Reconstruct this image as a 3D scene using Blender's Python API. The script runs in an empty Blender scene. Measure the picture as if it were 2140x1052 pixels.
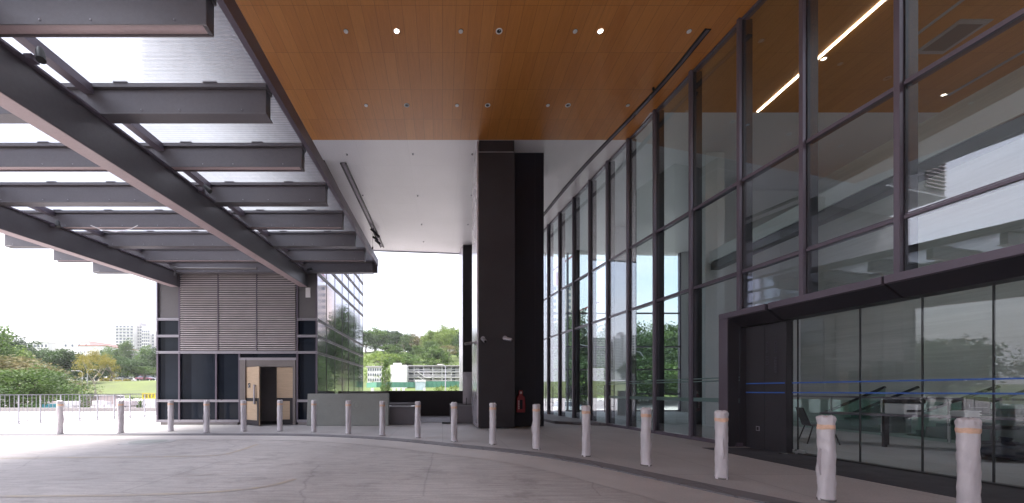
import bpy, math, random
from mathutils import Vector, Matrix
R = math.radians
random.seed(7)
sc = bpy.context.scene
COL = sc.collection
F = 813.0            # focal length of the photograph in its own pixels (2140 wide)
PX, PY, CH = 925.0, 817.0, 1.29

# ------------------------------------------------------------ camera, sky, sun
cd = bpy.data.cameras.new('camera'); cam = bpy.data.objects.new('camera', cd); COL.objects.link(cam)
cam.location = (0, 0, CH); cam.rotation_euler = (R(90), 0, 0)
cd.sensor_fit = 'HORIZONTAL'; cd.sensor_width = 36.0; cd.lens = 36.0*F/2140
cd.shift_x = (1070-PX)/2140; cd.shift_y = (PY-526)/2140
cd.clip_start = 0.05; cd.clip_end = 5000
sc.camera = cam
SUN_EL, SUN_AZ = 55, 258      # azimuth clockwise from +Y
w = bpy.data.worlds.new('World'); sc.world = w; w.use_nodes = True
nt = w.node_tree; nt.nodes.clear(); N = nt.nodes.new; L = nt.links.new
out = N('ShaderNodeOutputWorld'); bg = N('ShaderNodeBackground'); bg.inputs['Strength'].default_value = 0.12
sky = N('ShaderNodeTexSky'); sky.sky_type = 'NISHITA'; sky.sun_disc = False
sky.sun_elevation = R(SUN_EL); sky.sun_rotation = R(SUN_AZ); sky.air_density = 1.3; sky.dust_density = 2.5
tc = N('ShaderNodeTexCoord'); sep = N('ShaderNodeSeparateXYZ'); L(tc.outputs['Generated'], sep.inputs[0])
ad = N('ShaderNodeMath'); ad.operation = 'MAXIMUM'; ad.inputs[1].default_value = 0.0; L(sep.outputs['Z'], ad.inputs[0])
ad2 = N('ShaderNodeMath'); ad2.operation = 'ADD'; ad2.inputs[1].default_value = 0.22; L(ad.outputs[0], ad2.inputs[0])
dx = N('ShaderNodeMath'); dx.operation = 'DIVIDE'; L(sep.outputs['X'], dx.inputs[0]); L(ad2.outputs[0], dx.inputs[1])
dy = N('ShaderNodeMath'); dy.operation = 'DIVIDE'; L(sep.outputs['Y'], dy.inputs[0]); L(ad2.outputs[0], dy.inputs[1])
cmb = N('ShaderNodeCombineXYZ'); L(dx.outputs[0], cmb.inputs[0]); L(dy.outputs[0], cmb.inputs[1])
nz = N('ShaderNodeTexNoise'); nz.inputs['Scale'].default_value = 0.9; nz.inputs['Detail'].default_value = 7; nz.inputs['Roughness'].default_value = .55
L(cmb.outputs[0], nz.inputs['Vector'])
rp = N('ShaderNodeValToRGB'); rp.color_ramp.elements[0].position = .36; rp.color_ramp.elements[1].position = .62
rp.color_ramp.elements[0].color = (.45, .45, .45, 1); rp.color_ramp.elements[1].color = (1, 1, 1, 1)
L(nz.outputs['Fac'], rp.inputs[0])
mx = N('ShaderNodeMixRGB'); mx.inputs[2].default_value = (5.1, 4.95, 5.55, 1); L(rp.outputs[0], mx.inputs[0]); L(sky.outputs[0], mx.inputs[1])
L(mx.outputs[0], bg.inputs['Color']); L(bg.outputs[0], out.inputs['Surface'])
sd = bpy.data.lights.new('sun', 'SUN'); sd.energy = 3.2; sd.angle = R(18); sd.color = (1, .955, .9)
so = bpy.data.objects.new('sun', sd); COL.objects.link(so)
sdir = Vector((math.sin(R(SUN_AZ))*math.cos(R(SUN_EL)), math.cos(R(SUN_AZ))*math.cos(R(SUN_EL)), math.sin(R(SUN_EL))))
so.rotation_euler = sdir.to_track_quat('Z', 'Y').to_euler(); so.location = (-40, -10, 60)
sc.view_settings.view_transform = 'Standard'; sc.view_settings.look = 'None'
sc.view_settings.exposure = 1.95; sc.view_settings.gamma = 1
sc.render.engine = 'CYCLES'
cy = sc.cycles; cy.use_denoising = True; cy.max_bounces = 10; cy.diffuse_bounces = 5; cy.glossy_bounces = 5
cy.transparent_max_bounces = 24; cy.sample_clamp_indirect = 6; cy.caustics_reflective = False; cy.caustics_refractive = False

# ------------------------------------------------------------ helpers
def P(x, y, Y):            # photo pixel at depth Y -> world point
    return Vector(((x-PX)/F*Y, Y, CH+(PY-y)/F*Y))
def G(x, y, z=0.0):        # photo pixel on the plane z
    Y = (CH-z)*F/(y-PY); return Vector(((x-PX)/F*Y, Y, z))
class MB:
    def __init__(s): s.v = []; s.f = []; s.sm = []
    def add(s, vs, fs, smooth=False):
        b = len(s.v); s.v += [tuple(v) for v in vs]; s.f += [tuple(b+i for i in f) for f in fs]; s.sm += [smooth]*len(fs); return s
    def box(s, x0, x1, y0, y1, z0, z1):
        if x0 > x1: x0, x1 = x1, x0
        if y0 > y1: y0, y1 = y1, y0
        if z0 > z1: z0, z1 = z1, z0
        v = [(x0,y0,z0),(x1,y0,z0),(x1,y1,z0),(x0,y1,z0),(x0,y0,z1),(x1,y0,z1),(x1,y1,z1),(x0,y1,z1)]
        return s.add(v, [(3,2,1,0),(4,5,6,7),(0,1,5,4),(1,2,6,5),(2,3,7,6),(3,0,4,7)])
    def hexa(s, v):        # 8 points, bottom ring then top ring
        return s.add(v, [(3,2,1,0),(4,5,6,7),(0,1,5,4),(1,2,6,5),(2,3,7,6),(3,0,4,7)])
    def bar(s, a, b, wdt, h, up=(0,0,1)):   # box beam between two points, wdt sideways, h along up (centred)
        a = Vector(a); b = Vector(b); d = (b-a).normalized(); u = Vector(up); sd_ = d.cross(u)
        if sd_.length < 1e-5: sd_ = d.cross(Vector((1,0,0)))
        sd_.normalize(); u = sd_.cross(d).normalized(); sd_ *= wdt/2; u *= h/2
        return s.hexa([a-sd_-u, a+sd_-u, b+sd_-u, b-sd_-u, a-sd_+u, a+sd_+u, b+sd_+u, b-sd_+u])
    def prism(s, pts, z0, z1):              # plan polygon (ccw) extruded in z
        n = len(pts); v = [(p[0],p[1],z0) for p in pts]+[(p[0],p[1],z1) for p in pts]
        return s.add(v, [tuple(range(n))[::-1], tuple(range(n, 2*n))]+[(i,(i+1)%n,n+(i+1)%n,n+i) for i in range(n)])
    def profY(s, pts, y0, y1):              # XZ profile extruded along Y
        n = len(pts); v = [(p[0],y0,p[1]) for p in pts]+[(p[0],y1,p[1]) for p in pts]
        return s.add(v, [tuple(range(n)), tuple(range(n, 2*n))[::-1]]+[(i,n+i,n+(i+1)%n,(i+1)%n) for i in range(n)])
    def tube(s, pts, rad, n=8, caps=True):
        pts = [Vector(p) for p in pts]; rad = rad if isinstance(rad, (list, tuple)) else [rad]*len(pts)
        vs = []; pn = None
        for i, p in enumerate(pts):
            d = (pts[min(i+1, len(pts)-1)]-pts[max(i-1, 0)]).normalized()
            ref = pn if pn is not None and abs(pn.dot(d)) < .95 else (Vector((1,0,0)) if abs(d.x) < .9 else Vector((0,1,0)))
            u = (ref-d*ref.dot(d)).normalized(); pn = u; v2 = d.cross(u)
            for k in range(n):
                a = 2*math.pi*k/n; vs.append(p+(u*math.cos(a)+v2*math.sin(a))*rad[i])
        fs = [(i*n+k, i*n+(k+1)%n, (i+1)*n+(k+1)%n, (i+1)*n+k) for i in range(len(pts)-1) for k in range(n)]
        s.add(vs, fs, True)
        if caps:
            s.add(vs[:n], [tuple(range(n))[::-1]]); s.add(vs[-n:], [tuple(range(n))])
        return s
    def cyl(s, x, y, z0, z1, r, n=20): return s.tube([(x,y,z0),(x,y,z1)], r, n)
    def build(s, name, m, parent=None):
        off = Vector((0,0,0)) if parent is None else WL[parent.name]
        me = bpy.data.meshes.new(name)
        me.from_pydata([tuple(Vector(v)-off) for v in s.v], [], s.f); me.materials.append(m)
        me.polygons.foreach_set('use_smooth', s.sm); me.update()
        o = bpy.data.objects.new(name, me); COL.objects.link(o)
        if parent is not None: o.parent = parent
        WL[o.name] = Vector(off) if parent is not None else Vector((0,0,0))
        return o
WL = {}
def tag(o, label=None, cat=None, group=None, kind=None):
    if label: o['label'] = label
    if cat: o['category'] = cat
    if group: o['group'] = group
    if kind: o['kind'] = kind
    return o
def thing(name, label, cat, loc=(0,0,0), group=None):
    o = bpy.data.objects.new(name, None); COL.objects.link(o); o.location = loc; o.empty_display_size = .2
    WL[o.name] = Vector(loc); return tag(o, label, cat, group)
def struct(o): o['kind'] = 'structure'; return o
def bevel(o, wd=.006, seg=2):
    b = o.modifiers.new('bevel', 'BEVEL'); b.width = wd; b.segments = seg; b.limit_method = 'ANGLE'; b.angle_limit = R(40); return o
def copy_tree(o, parent=None):
    c = o.copy(); COL.objects.link(c); c.parent = parent
    for ch in list(o.children): copy_tree(ch, c)
    return c

# ------------------------------------------------------------ materials
def nodes(name):
    m = bpy.data.materials.new(name); m.use_nodes = True; t = m.node_tree
    return m, t, t.nodes['Principled BSDF']
def coords(t, scale=(1,1,1), rot=(0,0,0), kind='Object'):
    c = t.nodes.new('ShaderNodeTexCoord'); mp = t.nodes.new('ShaderNodeMapping')
    mp.inputs['Scale'].default_value = scale; mp.inputs['Rotation'].default_value = rot
    t.links.new(c.outputs[kind], mp.inputs[0]); return mp.outputs[0]
def geo(t, scale=(1,1,1), rot=(0,0,0)):       # world position
    c = t.nodes.new('ShaderNodeNewGeometry'); mp = t.nodes.new('ShaderNodeMapping')
    mp.inputs['Scale'].default_value = scale; mp.inputs['Rotation'].default_value = rot
    t.links.new(c.outputs['Position'], mp.inputs[0]); return mp.outputs[0]
def noise(t, vec, scale, detail=5, rough=.55):
    n = t.nodes.new('ShaderNodeTexNoise'); n.inputs['Scale'].default_value = scale
    n.inputs['Detail'].default_value = detail; n.inputs['Roughness'].default_value = rough
    t.links.new(vec, n.inputs['Vector']); return n.outputs['Fac']
def ramp(t, fac, stops):
    r = t.nodes.new('ShaderNodeValToRGB'); e = r.color_ramp.elements
    while len(e) < len(stops): e.new(.5)
    for i, (p, c) in enumerate(stops):
        e[i].position = p; e[i].color = (c[0], c[1], c[2], 1) if hasattr(c, '__len__') else (c, c, c, 1)
    t.links.new(fac, r.inputs[0]); return r.outputs[0]
def mul(t, a, b, fac=1.0, mode='MULTIPLY'):
    m = t.nodes.new('ShaderNodeMixRGB'); m.blend_type = mode; m.inputs[0].default_value = fac
    for i, s in ((1, a), (2, b)):
        if hasattr(s, 'is_linked') or hasattr(s, 'links'): t.links.new(s, m.inputs[i])
        else: m.inputs[i].default_value = (*s, 1)
    return m.outputs[0]
def bump(t, b, h, dist=.01, strength=.5):
    n = t.nodes.new('ShaderNodeBump'); n.inputs['Distance'].default_value = dist; n.inputs['Strength'].default_value = strength
    t.links.new(h, n.inputs['Height']); t.links.new(n.outputs[0], b.inputs['Normal'])
def mat(name, col, rough=.5, metal=0, var=.12, vs=2.0, fine=30, bmp=0.0, scale=(1,1,1), spec=None):
    m, t, b = nodes(name); v = geo(t, scale)
    n1 = noise(t, v, vs, 4); n2 = noise(t, v, fine, 3)
    c = mul(t, col, ramp(t, n1, [(.3, 1-var), (.7, 1+var)])); c = mul(t, c, ramp(t, n2, [(.3, 1-var*.5), (.7, 1+var*.5)]))
    t.links.new(c, b.inputs['Base Color'])
    r = ramp(t, n1, [(.3, max(rough-.08, .02)), (.7, min(rough+.08, 1))]); t.links.new(r, b.inputs['Roughness'])
    b.inputs['Metallic'].default_value = metal
    if spec is not None: b.inputs['Specular IOR Level'].default_value = spec
    if bmp: bump(t, b, n2, bmp)
    return m
def emis(name, col, st):
    m, t, b = nodes(name); b.inputs['Base Color'].default_value = (*col, 1); b.inputs['Emission Color'].default_value = (*col, 1)
    b.inputs['Emission Strength'].default_value = st; return m
def glass(name, tint, ior=1.55, rough=0.0, frost=0.0, frostcol=(.7,.75,.75), wav=.0):
    m = bpy.data.materials.new(name); m.use_nodes = True; t = m.node_tree; t.nodes.clear()
    o = t.nodes.new('ShaderNodeOutputMaterial'); tr = t.nodes.new('ShaderNodeBsdfTransparent'); tr.inputs[0].default_value = (*tint, 1)
    gl = t.nodes.new('ShaderNodeBsdfGlossy'); gl.inputs['Roughness'].default_value = rough; gl.inputs['Color'].default_value = (.93, .94, 1, 1)
    fr = t.nodes.new('ShaderNodeFresnel'); gm = t.nodes.new('ShaderNodeNewGeometry'); mr = t.nodes.new('ShaderNodeMapRange')
    mr.inputs['To Min'].default_value = ior; mr.inputs['To Max'].default_value = 1/ior      # same reflectance from both sides of the thin pane
    t.links.new(gm.outputs['Backfacing'], mr.inputs['Value']); t.links.new(mr.outputs[0], fr.inputs['IOR'])
    mxs = t.nodes.new('ShaderNodeMixShader'); base = tr.outputs[0]
    if frost:
        df = t.nodes.new('ShaderNodeBsdfTranslucent'); df.inputs[0].default_value = (*frostcol, 1)
        d2 = t.nodes.new('ShaderNodeBsdfDiffuse'); d2.inputs[0].default_value = (*frostcol, 1)
        a = t.nodes.new('ShaderNodeMixShader'); a.inputs[0].default_value = .12 if name == 'canopy glass' else .45; t.links.new(df.outputs[0], a.inputs[1]); t.links.new(d2.outputs[0], a.inputs[2])
        b = t.nodes.new('ShaderNodeMixShader'); b.inputs[0].default_value = frost
        t.links.new(tr.outputs[0], b.inputs[1]); t.links.new(a.outputs[0], b.inputs[2]); base = b.outputs[0]
        if name == 'canopy glass':      # fine ceramic lines printed on the glass, plus dust
            v = geo(t); wv = t.nodes.new('ShaderNodeTexWave'); wv.bands_direction = 'Y'; wv.inputs['Scale'].default_value = 5.2
            t.links.new(v, wv.inputs['Vector']); nn = noise(t, v, 6, 6, .7)
            q = mul(t, ramp(t, wv.outputs['Fac'], [(.35, .50), (.65, .62)]), ramp(t, nn, [(.45, .95), (.8, 1.2)])); t.links.new(q, b.inputs[0])
    t.links.new(fr.outputs[0], mxs.inputs[0]); t.links.new(base, mxs.inputs[1]); t.links.new(gl.outputs[0], mxs.inputs[2])
    if wav:
        v = geo(t); n = t.nodes.new('ShaderNodeBump'); n.inputs['Distance'].default_value = wav; n.inputs['Strength'].default_value = 1
        t.links.new(noise(t, v, .8, 1), n.inputs['Height']); t.links.new(n.outputs[0], gl.inputs['Normal'])
    t.links.new(mxs.outputs[0], o.inputs['Surface']); return m

M = {}
M['beam'] = mat('painted steel', (.135,.126,.138), .42, .35, .10, 1.2, 25)
M['frame'] = mat('charcoal aluminium frame', (.135,.113,.145), .40, .35, .07, 1.5, 40)
M['dark'] = mat('black cladding', (.037,.033,.038), .42, .0, .12, .8, 20, spec=.22)
M['darkblue'] = mat('blue black cladding', (.014,.013,.020), .45, .0, .12, .8, 20, spec=.2)
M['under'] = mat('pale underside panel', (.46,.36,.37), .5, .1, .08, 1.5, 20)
M['grey_panel'] = mat('grey metal panel', (.15,.14,.145), .42, .3, .08, 1.2, 20)
M['silver'] = mat('brushed aluminium', (.36,.34,.38), .35, .5, .08, 2, 50)
M['pale_metal'] = mat('pale satin metal', (.58,.55,.61), .22, .35, .05, .8, 20)
M['charcoal'] = mat('charcoal portal cladding', (.034,.031,.038), .4, .1, .1, 1, 20)
M['door_frame'] = mat('brown grey door frame', (.20,.175,.17), .45, .2, .08, 3, 30)
M['louvre'] = mat('bronze louvre', (.52,.46,.47), .4, .1, .08, 3, 30)
M['white'] = mat('white painted surface', (.74,.72,.74), .55, 0, .05, .7, 12)
M['black'] = mat('matt black', (.012,.012,.014), .5)
M['red'] = mat('red vinyl', (.22,.010,.018), .5)
M['orange'] = mat('orange plastic', (.7,.13,.04), .5)
M['yellow'] = mat('yellow board', (.75,.62,.03), .5)
M['blue_tape'] = mat('blue tape', (.03,.11,.42), .5)
M['skin_wood'] = None
M['steel'] = mat('stainless steel', (.5,.5,.5), .25, .9)
M['rail'] = mat('galvanised railing', (.42,.42,.47), .4, .4, .08, 4, 40)
M['lamp_off'] = mat('frosted white disc', (.72,.7,.7), .4)
M['lamp_on'] = emis('lit lamp', (1, .87, .68), 9)
M['strip_on'] = emis('lit linear lamp', (1, .84, .62), 5)
M['grey_strip'] = mat('unlit linear lamp', (.35,.35,.36), .4)
M['glass'] = glass('facade glass', (.86,.92,.92), 2.0, wav=.0012)
M['glass_clear'] = glass('clear glass', (.90,.93,.92), 1.5)
M['glass_green'] = glass('green edge glass', (.80,.92,.88), 1.5)
M['roof_glass'] = glass('canopy glass', (.75,.79,.86), 1.45, .05, .3, (.56,.58,.62))
M['frosted'] = glass('frosted band', (.5,.56,.56), 1.5, .2, .75, (.30,.42,.41))
M['dark_glass'] = mat('dark window glass', (.008,.011,.019), .04, 0, .2, .6, 3, spec=.12)
M['blind'] = mat('blind behind glass', (.020,.026,.038), .05, 0, .1, .6, 3, spec=.15)
M['mirror_glass'] = mat('reflective curtain glass', (.42,.42,.50), .03, .88, .05, .6, 3, spec=1.0)

def concrete(name, col, stain=.18, joint=None, bmp=.004, sx=(1,1,1), streak=False):
    m, t, b = nodes(name); v = geo(t, sx)
    a = noise(t, v, .35, 6, .6); c = noise(t, v, 2.3, 6, .65); d = noise(t, geo(t), 45, 4, .7)
    cc = mul(t, col, ramp(t, a, [(.3, 1-stain), (.7, 1+stain)])); cc = mul(t, cc, ramp(t, c, [(.25, 1-stain*.8), (.75, 1+stain*.6)]))
    cc = mul(t, cc, ramp(t, d, [(.2, .82), (.8, 1.15)]))
    if streak:                              # broom and tyre sweeps, blotches
        e = noise(t, geo(t, (.5, 5, 1), (0,0,R(12))), 3.0, 8, .7); cc = mul(t, cc, ramp(t, e, [(.35, .80), (.6, 1.08)]))
        g = noise(t, geo(t, (1.2, 1.2, 1)), 1.1, 9, .75); cc = mul(t, cc, ramp(t, g, [(.36, .74), (.47, 1.0)]), .8)
        k = t.nodes.new('ShaderNodeTexVoronoi'); k.feature = 'DISTANCE_TO_EDGE'; k.inputs['Scale'].default_value = .35
        t.links.new(mul(t, geo(t), noise(t, geo(t), 1.2, 5), .25, 'ADD'), k.inputs['Vector'])
        cc = mul(t, cc, ramp(t, k.outputs['Distance'], [(.0, .62), (.006, 1)]), .6)
    if joint:
        br = t.nodes.new('ShaderNodeTexBrick'); br.offset = joint[2]; br.inputs['Scale'].default_value = 1
        br.inputs['Brick Width'].default_value = joint[0]; br.inputs['Row Height'].default_value = joint[1]
        br.inputs['Mortar Size'].default_value = joint[3]; br.inputs['Color1'].default_value = (1,1,1,1); br.inputs['Color2'].default_value = (.93,.93,.93,1)
        br.inputs['Mortar'].default_value = (.62,.62,.62,1); br.inputs['Mortar Smooth'].default_value = .2
        t.links.new(geo(t, (1,1,1), (0,0,joint[4] if len(joint) > 4 else 0)), br.inputs['Vector']); cc = mul(t, cc, br.outputs['Color'])
    t.links.new(cc, b.inputs['Base Color'])
    r = ramp(t, c, [(.3, .62), (.7, .86)]); t.links.new(r, b.inputs['Roughness'])
    hs = mul(t, d, c, .5, 'ADD'); bump(t, b, hs, bmp, .6); return m
M['road'] = concrete('driveway concrete', (.41,.377,.372), .14, None, .006, streak=True)
M['apron'] = concrete('pale kerb concrete', (.455,.42,.415), .12, None, .003)
M['pave'] = concrete('pavement screed', (.40,.382,.388), .12, (1.5, 1.5, 0, .006), .003)
M['granite'] = concrete('grey granite', (.17,.162,.178), .12, (.9, .9, .5, .012), .002)
M['darkfloor'] = concrete('dark stone floor', (.042,.042,.052), .2, (.6, .6, .5, .006, 0), .002)
M['wallcon'] = concrete('fair faced concrete', (.29,.30,.285), .13, None, .002)
M['cobble'] = concrete('pale pebble bed', (.36,.36,.40), .3, None, .03)
M['yard'] = concrete('site concrete', (.45,.42,.42), .2, None, .01)
M['asphalt'] = concrete('dusty asphalt', (.14,.135,.135), .2, None, .01)
M['intfloor'] = concrete('interior floor', (.34,.34,.35), .12, (1.2,.6,.5,.005), .001)
M['stone'] = concrete('streaked limestone', (.60,.605,.585), .16, None, .001, (1, .25, 6))
M['soil'] = concrete('planter soil', (.24,.15,.07), .35, None, .03)

def ceiling_mat(name, cols, wdt, ln, rough, x0=0, y0=0, seam=.5, spec=.5):
    m, t, b = nodes(name)
    c = t.nodes.new('ShaderNodeNewGeometry'); mp = t.nodes.new('ShaderNodeMapping'); mp.inputs['Location'].default_value = (-x0, -y0, 0)
    t.links.new(c.outputs['Position'], mp.inputs[0])
    sw = t.nodes.new('ShaderNodeSeparateXYZ'); t.links.new(mp.outputs[0], sw.inputs[0]); cb = t.nodes.new('ShaderNodeCombineXYZ')
    t.links.new(sw.outputs['Y'], cb.inputs['X']); t.links.new(sw.outputs['X'], cb.inputs['Y'])
    br = t.nodes.new('ShaderNodeTexBrick'); br.offset = 0; br.inputs['Scale'].default_value = 1
    br.inputs['Brick Width'].default_value = ln; br.inputs['Row Height'].default_value = wdt; br.inputs['Mortar Size'].default_value = .004
    br.inputs['Color1'].default_value = (*cols[0], 1); br.inputs['Color2'].default_value = (*cols[1], 1)
    br.inputs['Mortar'].default_value = tuple(x*seam for x in cols[0])+(1,); t.links.new(cb.outputs[0], br.inputs['Vector'])
    gr = .09 if 'veneer' in name else .012
    g = noise(t, geo(t, (9, .8, 1)), 2.2, 7, .65); cc = mul(t, br.outputs['Color'], ramp(t, g, [(.3, 1-gr), (.7, 1+gr)]))
    big = noise(t, geo(t), .25, 3); cc = mul(t, cc, ramp(t, big, [(.3, .93), (.7, 1.07)]))
    t.links.new(cc, b.inputs['Base Color']); b.inputs['Roughness'].default_value = rough; b.inputs['Specular IOR Level'].default_value = spec
    return m
M['wood_ceiling'] = ceiling_mat('veneer ceiling boards', ((.53,.21,.052), (.475,.178,.042)), .3, 1.2, .40, .0, 8.594)
M['white_ceiling'] = ceiling_mat('white soffit panels', ((.72,.70,.73), (.705,.685,.715)), 1.8, 1.5, .3, .6, 13.2, .86)
M['grey_soffit'] = ceiling_mat('grey soffit panels', ((.66,.66,.66), (.64,.64,.64)), 1.2, 1.5, .5, 0, 0, .8)
def door_wood(name):
    m, t, b = nodes(name); g = noise(t, geo(t, (1.2, 1.2, 26)), 2, 6, .6)
    cc = mul(t, (.52,.38,.26), ramp(t, g, [(.3, .86), (.7, 1.08)])); t.links.new(cc, b.inputs['Base Color']); b.inputs['Roughness'].default_value = .5; return m
M['door_wood'] = door_wood('pale door veneer')
def wrap_mat():
    m, t, b = nodes('white foam wrap'); v = coords(t, (1,1,1))
    n1 = noise(t, coords(t, (1,1,.35)), 9, 5, .6); n2 = noise(t, v, 60, 3, .6)
    cc = mul(t, (.60,.565,.60), ramp(t, n1, [(.3, .86), (.7, 1.06)])); t.links.new(cc, b.inputs['Base Color'])
    b.inputs['Roughness'].default_value = .38; b.inputs['Subsurface Weight'].default_value = .0
    b.inputs['Coat Weight'].default_value = .25; b.inputs['Coat Roughness'].default_value = .25
    bump(t, b, mul(t, n1, n2, .25, 'ADD'), .012, .8); return m
M['wrap'] = wrap_mat()
M['band'] = mat('orange band under wrap', (.70,.46,.33), .45, 0, .18, 12, 60)
def foliage(name, c1, c2):
    m, t, b = nodes(name); n1 = noise(t, geo(t), .35, 4, .6); n2 = noise(t, geo(t), 2.5, 3)
    oi = t.nodes.new('ShaderNodeObjectInfo')
    cc = mul(t, ramp(t, n1, [(.35, c1), (.65, c2)]), ramp(t, n2, [(.3, .7), (.7, 1.3)]))
    cc = mul(t, cc, ramp(t, oi.outputs['Random'], [(0, .8), (1, 1.2)])); t.links.new(cc, b.inputs['Base Color']); b.inputs['Roughness'].default_value = .6
    tr = t.nodes.new('ShaderNodeBsdfTranslucent'); t.links.new(cc, tr.inputs[0]); mx_ = t.nodes.new('ShaderNodeMixShader'); mx_.inputs[0].default_value = .35
    o = t.nodes['Material Output']; t.links.new(b.outputs[0], mx_.inputs[1]); t.links.new(tr.outputs[0], mx_.inputs[2]); t.links.new(mx_.outputs[0], o.inputs['Surface'])
    return m
M['leaf_dark'] = foliage('dark leaves', (.030,.060,.018), (.060,.110,.030))
M['leaf_mid'] = foliage('mid green leaves', (.060,.115,.025), (.115,.185,.045))
M['leaf_bright'] = foliage('yellow green leaves', (.11,.18,.035), (.20,.26,.06))
M['leaf_brown'] = foliage('rusty green leaves', (.12,.125,.05), (.20,.165,.075))
M['leaf_yellow'] = foliage('yellow leaves', (.28,.25,.05), (.38,.33,.07))
M['bark'] = mat('bark', (.17,.14,.12), .85, 0, .3, 3, 20)
M['bark_pale'] = mat('pale bark', (.36,.32,.27), .85, 0, .25, 3, 20)
M['lawn'] = mat('mown lawn', (.090,.115,.03), .9, 0, .25, .15, 2)
M['hill'] = mat('rough hillside grass', (.085,.12,.03), .9, 0, .35, .12, 1.5)
M['bwhite'] = mat('white render', (.66,.65,.66), .7, 0, .06, .4, 4)
M['bgrey'] = mat('grey render', (.38,.36,.38), .7, 0, .08, .4, 4)
M['bpink'] = mat('pinkish render', (.52,.44,.43), .7, 0, .06, .4, 4)
M['broof'] = mat('red roof tiles', (.42,.10,.05), .7)
M['window'] = mat('far window glass', (.07,.09,.13), .12, 0, .3, .5, 3, spec=.7)
M['green_hoard'] = mat('green hoarding', (.08,.22,.16), .6, 0, .1, .5, 5)
M['concrete_far'] = mat('weathered concrete', (.36,.33,.33), .8, 0, .15, .3, 3)

# ------------------------------------------------------------ ground
def off_curve(pts, d):
    out_ = []
    for i, p in enumerate(pts):
        a = Vector(pts[max(i-1,0)]); b = Vector(pts[min(i+1,len(pts)-1)]); t_ = (b-a).normalized()
        out_.append((p[0]-t_.y*d, p[1]+t_.x*d))
    return out_
# kerb line traced on the ground, from left to the near right (outer edge of the granite strip, towards the road)
kerb = [(-60,11.6),(-22,11.5),(-12,11.35),(-9,11.4),(-7,11.45),(-5,11.4),(-3.9,11.25),(-3.06,11.0),(-2.1,10.65),(-1.2,10.15),(-.4,9.6),(.3,9.04),(1.0,8.55),(1.6,8.05),(2.05,7.6),(2.6,6.8),(3.02,5.95),(3.45,5.05),(3.80,4.4),(4.1,3.6),(4.3,2.8),(4.45,1.8),(4.5,0),(4.5,-10),(4.5,-14)]
def smooth(pts, n=2):
    for _ in range(n):
        q = [pts[0]]
        for a, b in zip(pts[:-1], pts[1:]):
            q += [(a[0]*.75+b[0]*.25, a[1]*.75+b[1]*.25), (a[0]*.25+b[0]*.75, a[1]*.25+b[1]*.75)]
        pts = q+[pts[-1]]
    return pts
kerb = smooth(kerb)
def band(a, b, z, m, name, zb=None):
    mb = MB(); n = len(a)
    mb.add([(p[0],p[1],z) for p in a]+[(p[0],p[1],z) for p in b], [(i,i+1,n+i+1,n+i) for i in range(n-1)])
    if zb is not None:
        mb.add([(p[0],p[1],z) for p in a]+[(p[0],p[1],zb) for p in a], [(n+i,n+i+1,i+1,i) for i in range(n-1)])
    return struct(mb.build(name, m))
inner = off_curve(kerb, .36); outer = off_curve(kerb, -.95)
# deck: the road sheet and the pavement sheet
deck_left = -19.5
mb = MB(); mb.add([(-60,-14,-.028),(16,-14,-.028),(16,12.5,-.028),(-60,12.5,-.028)], [(0,1,2,3)])
struct(mb.build('road', M['road']))
band(outer, kerb, -.022, M['apron'], 'kerb_apron')
band(kerb, inner, .0, M['granite'], 'granite_kerb_strip', -.03)
n = len(inner)
mb = MB(); far = [(max(p[0], -60), 24.2) for p in inner]
# pavement: triangulated strip between inner kerb edge and far/right boundary
bound = []
for i, p in enumerate(inner):
    f_ = i/(n-1)
    if p[1] > 8.9: bound.append((p[0], 24.2 if p[0] > -10.8 else 24.2))
    else: bound.append((15.2, max(-14, 24.2-(8.9-p[1])*2.2)))
mb.add([(p[0],p[1],-.004) for p in inner]+[(p[0],p[1],-.004) for p in bound], [(i,i+1,n+i+1,n+i) for i in range(n-1)])
struct(mb.build('pavement', M['pave']))
# dark entrance floor in front of and behind the portal glass
mb = MB(); e = [(5.87,8.8),(5.96,7.2),(6.04,6),(6.2,4.7),(6.3,3.2),(6.38,1.5),(6.45,-2)]
mb.prism([(7.4,8.8)]+e+[(8.9,-2)], -.003, .004); struct(mb.build('dark_entrance_floor', M['darkfloor']))
# deck structure side (so the deck has thickness beyond the railing)
mb = MB(); mb.prism([(-17.6,12.0),(-10,12.0),(-10,24.15),(-13.2,24.15),(-14.4,19.6),(-16.8,15.1),(-17.6,13.6)], -3.0, -.03)
struct(mb.build('deck_slab', M['concrete_far']))
# terrain
def smst(a, b, x):
    t_ = min(max((x-a)/(b-a), 0), 1); return t_*t_*(3-2*t_)
def terr(x, y):
    prof = [(-400,-4),(0,-3.2),(24,-2.4),(45,-1.0),(62,.5),(74,1.25),(92,2.7),(130,3.6),(300,8),(1500,14),(4000,20)]
    z = 0
    for (a, za), (b, zb) in zip(prof[:-1], prof[1:]):
        if a <= y <= b: z = za+(zb-za)*(y-a)/(b-a); break
    q = x/max(y, 1)
    hf = smst(-.34, -.20, q)*(1-smst(.55, .9, q)) if y > 60 else 0
    hill = hf*(smst(88, 190, y)*15+smst(190, 400, y)*4)
    lawn = (1-smst(-.34,-.22,q))*smst(70, 95, y)*.9
    return z+hill+lawn+.25*math.sin(x*.13)*math.sin(y*.11)*smst(40, 80, y)
xs = [-2500,-1200,-700,-400,-260]+[i*8-200 for i in range(51)]+[260,400,700,1200,2500]
ys = [-400,-150,-60,-20,0,10,16,20,24.5]+[24.5+i*5 for i in range(1,50)]+[300,400,600,1000,2000,3900]
mb = MB(); mb.add([(x,y,terr(x,y)) for y in ys for x in xs], [(j*len(xs)+i, j*len(xs)+i+1, (j+1)*len(xs)+i+1, (j+1)*len(xs)+i) for j in range(len(ys)-1) for i in range(len(xs)-1)], True)
struct(mb.build('ground', M['hill']))
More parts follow.
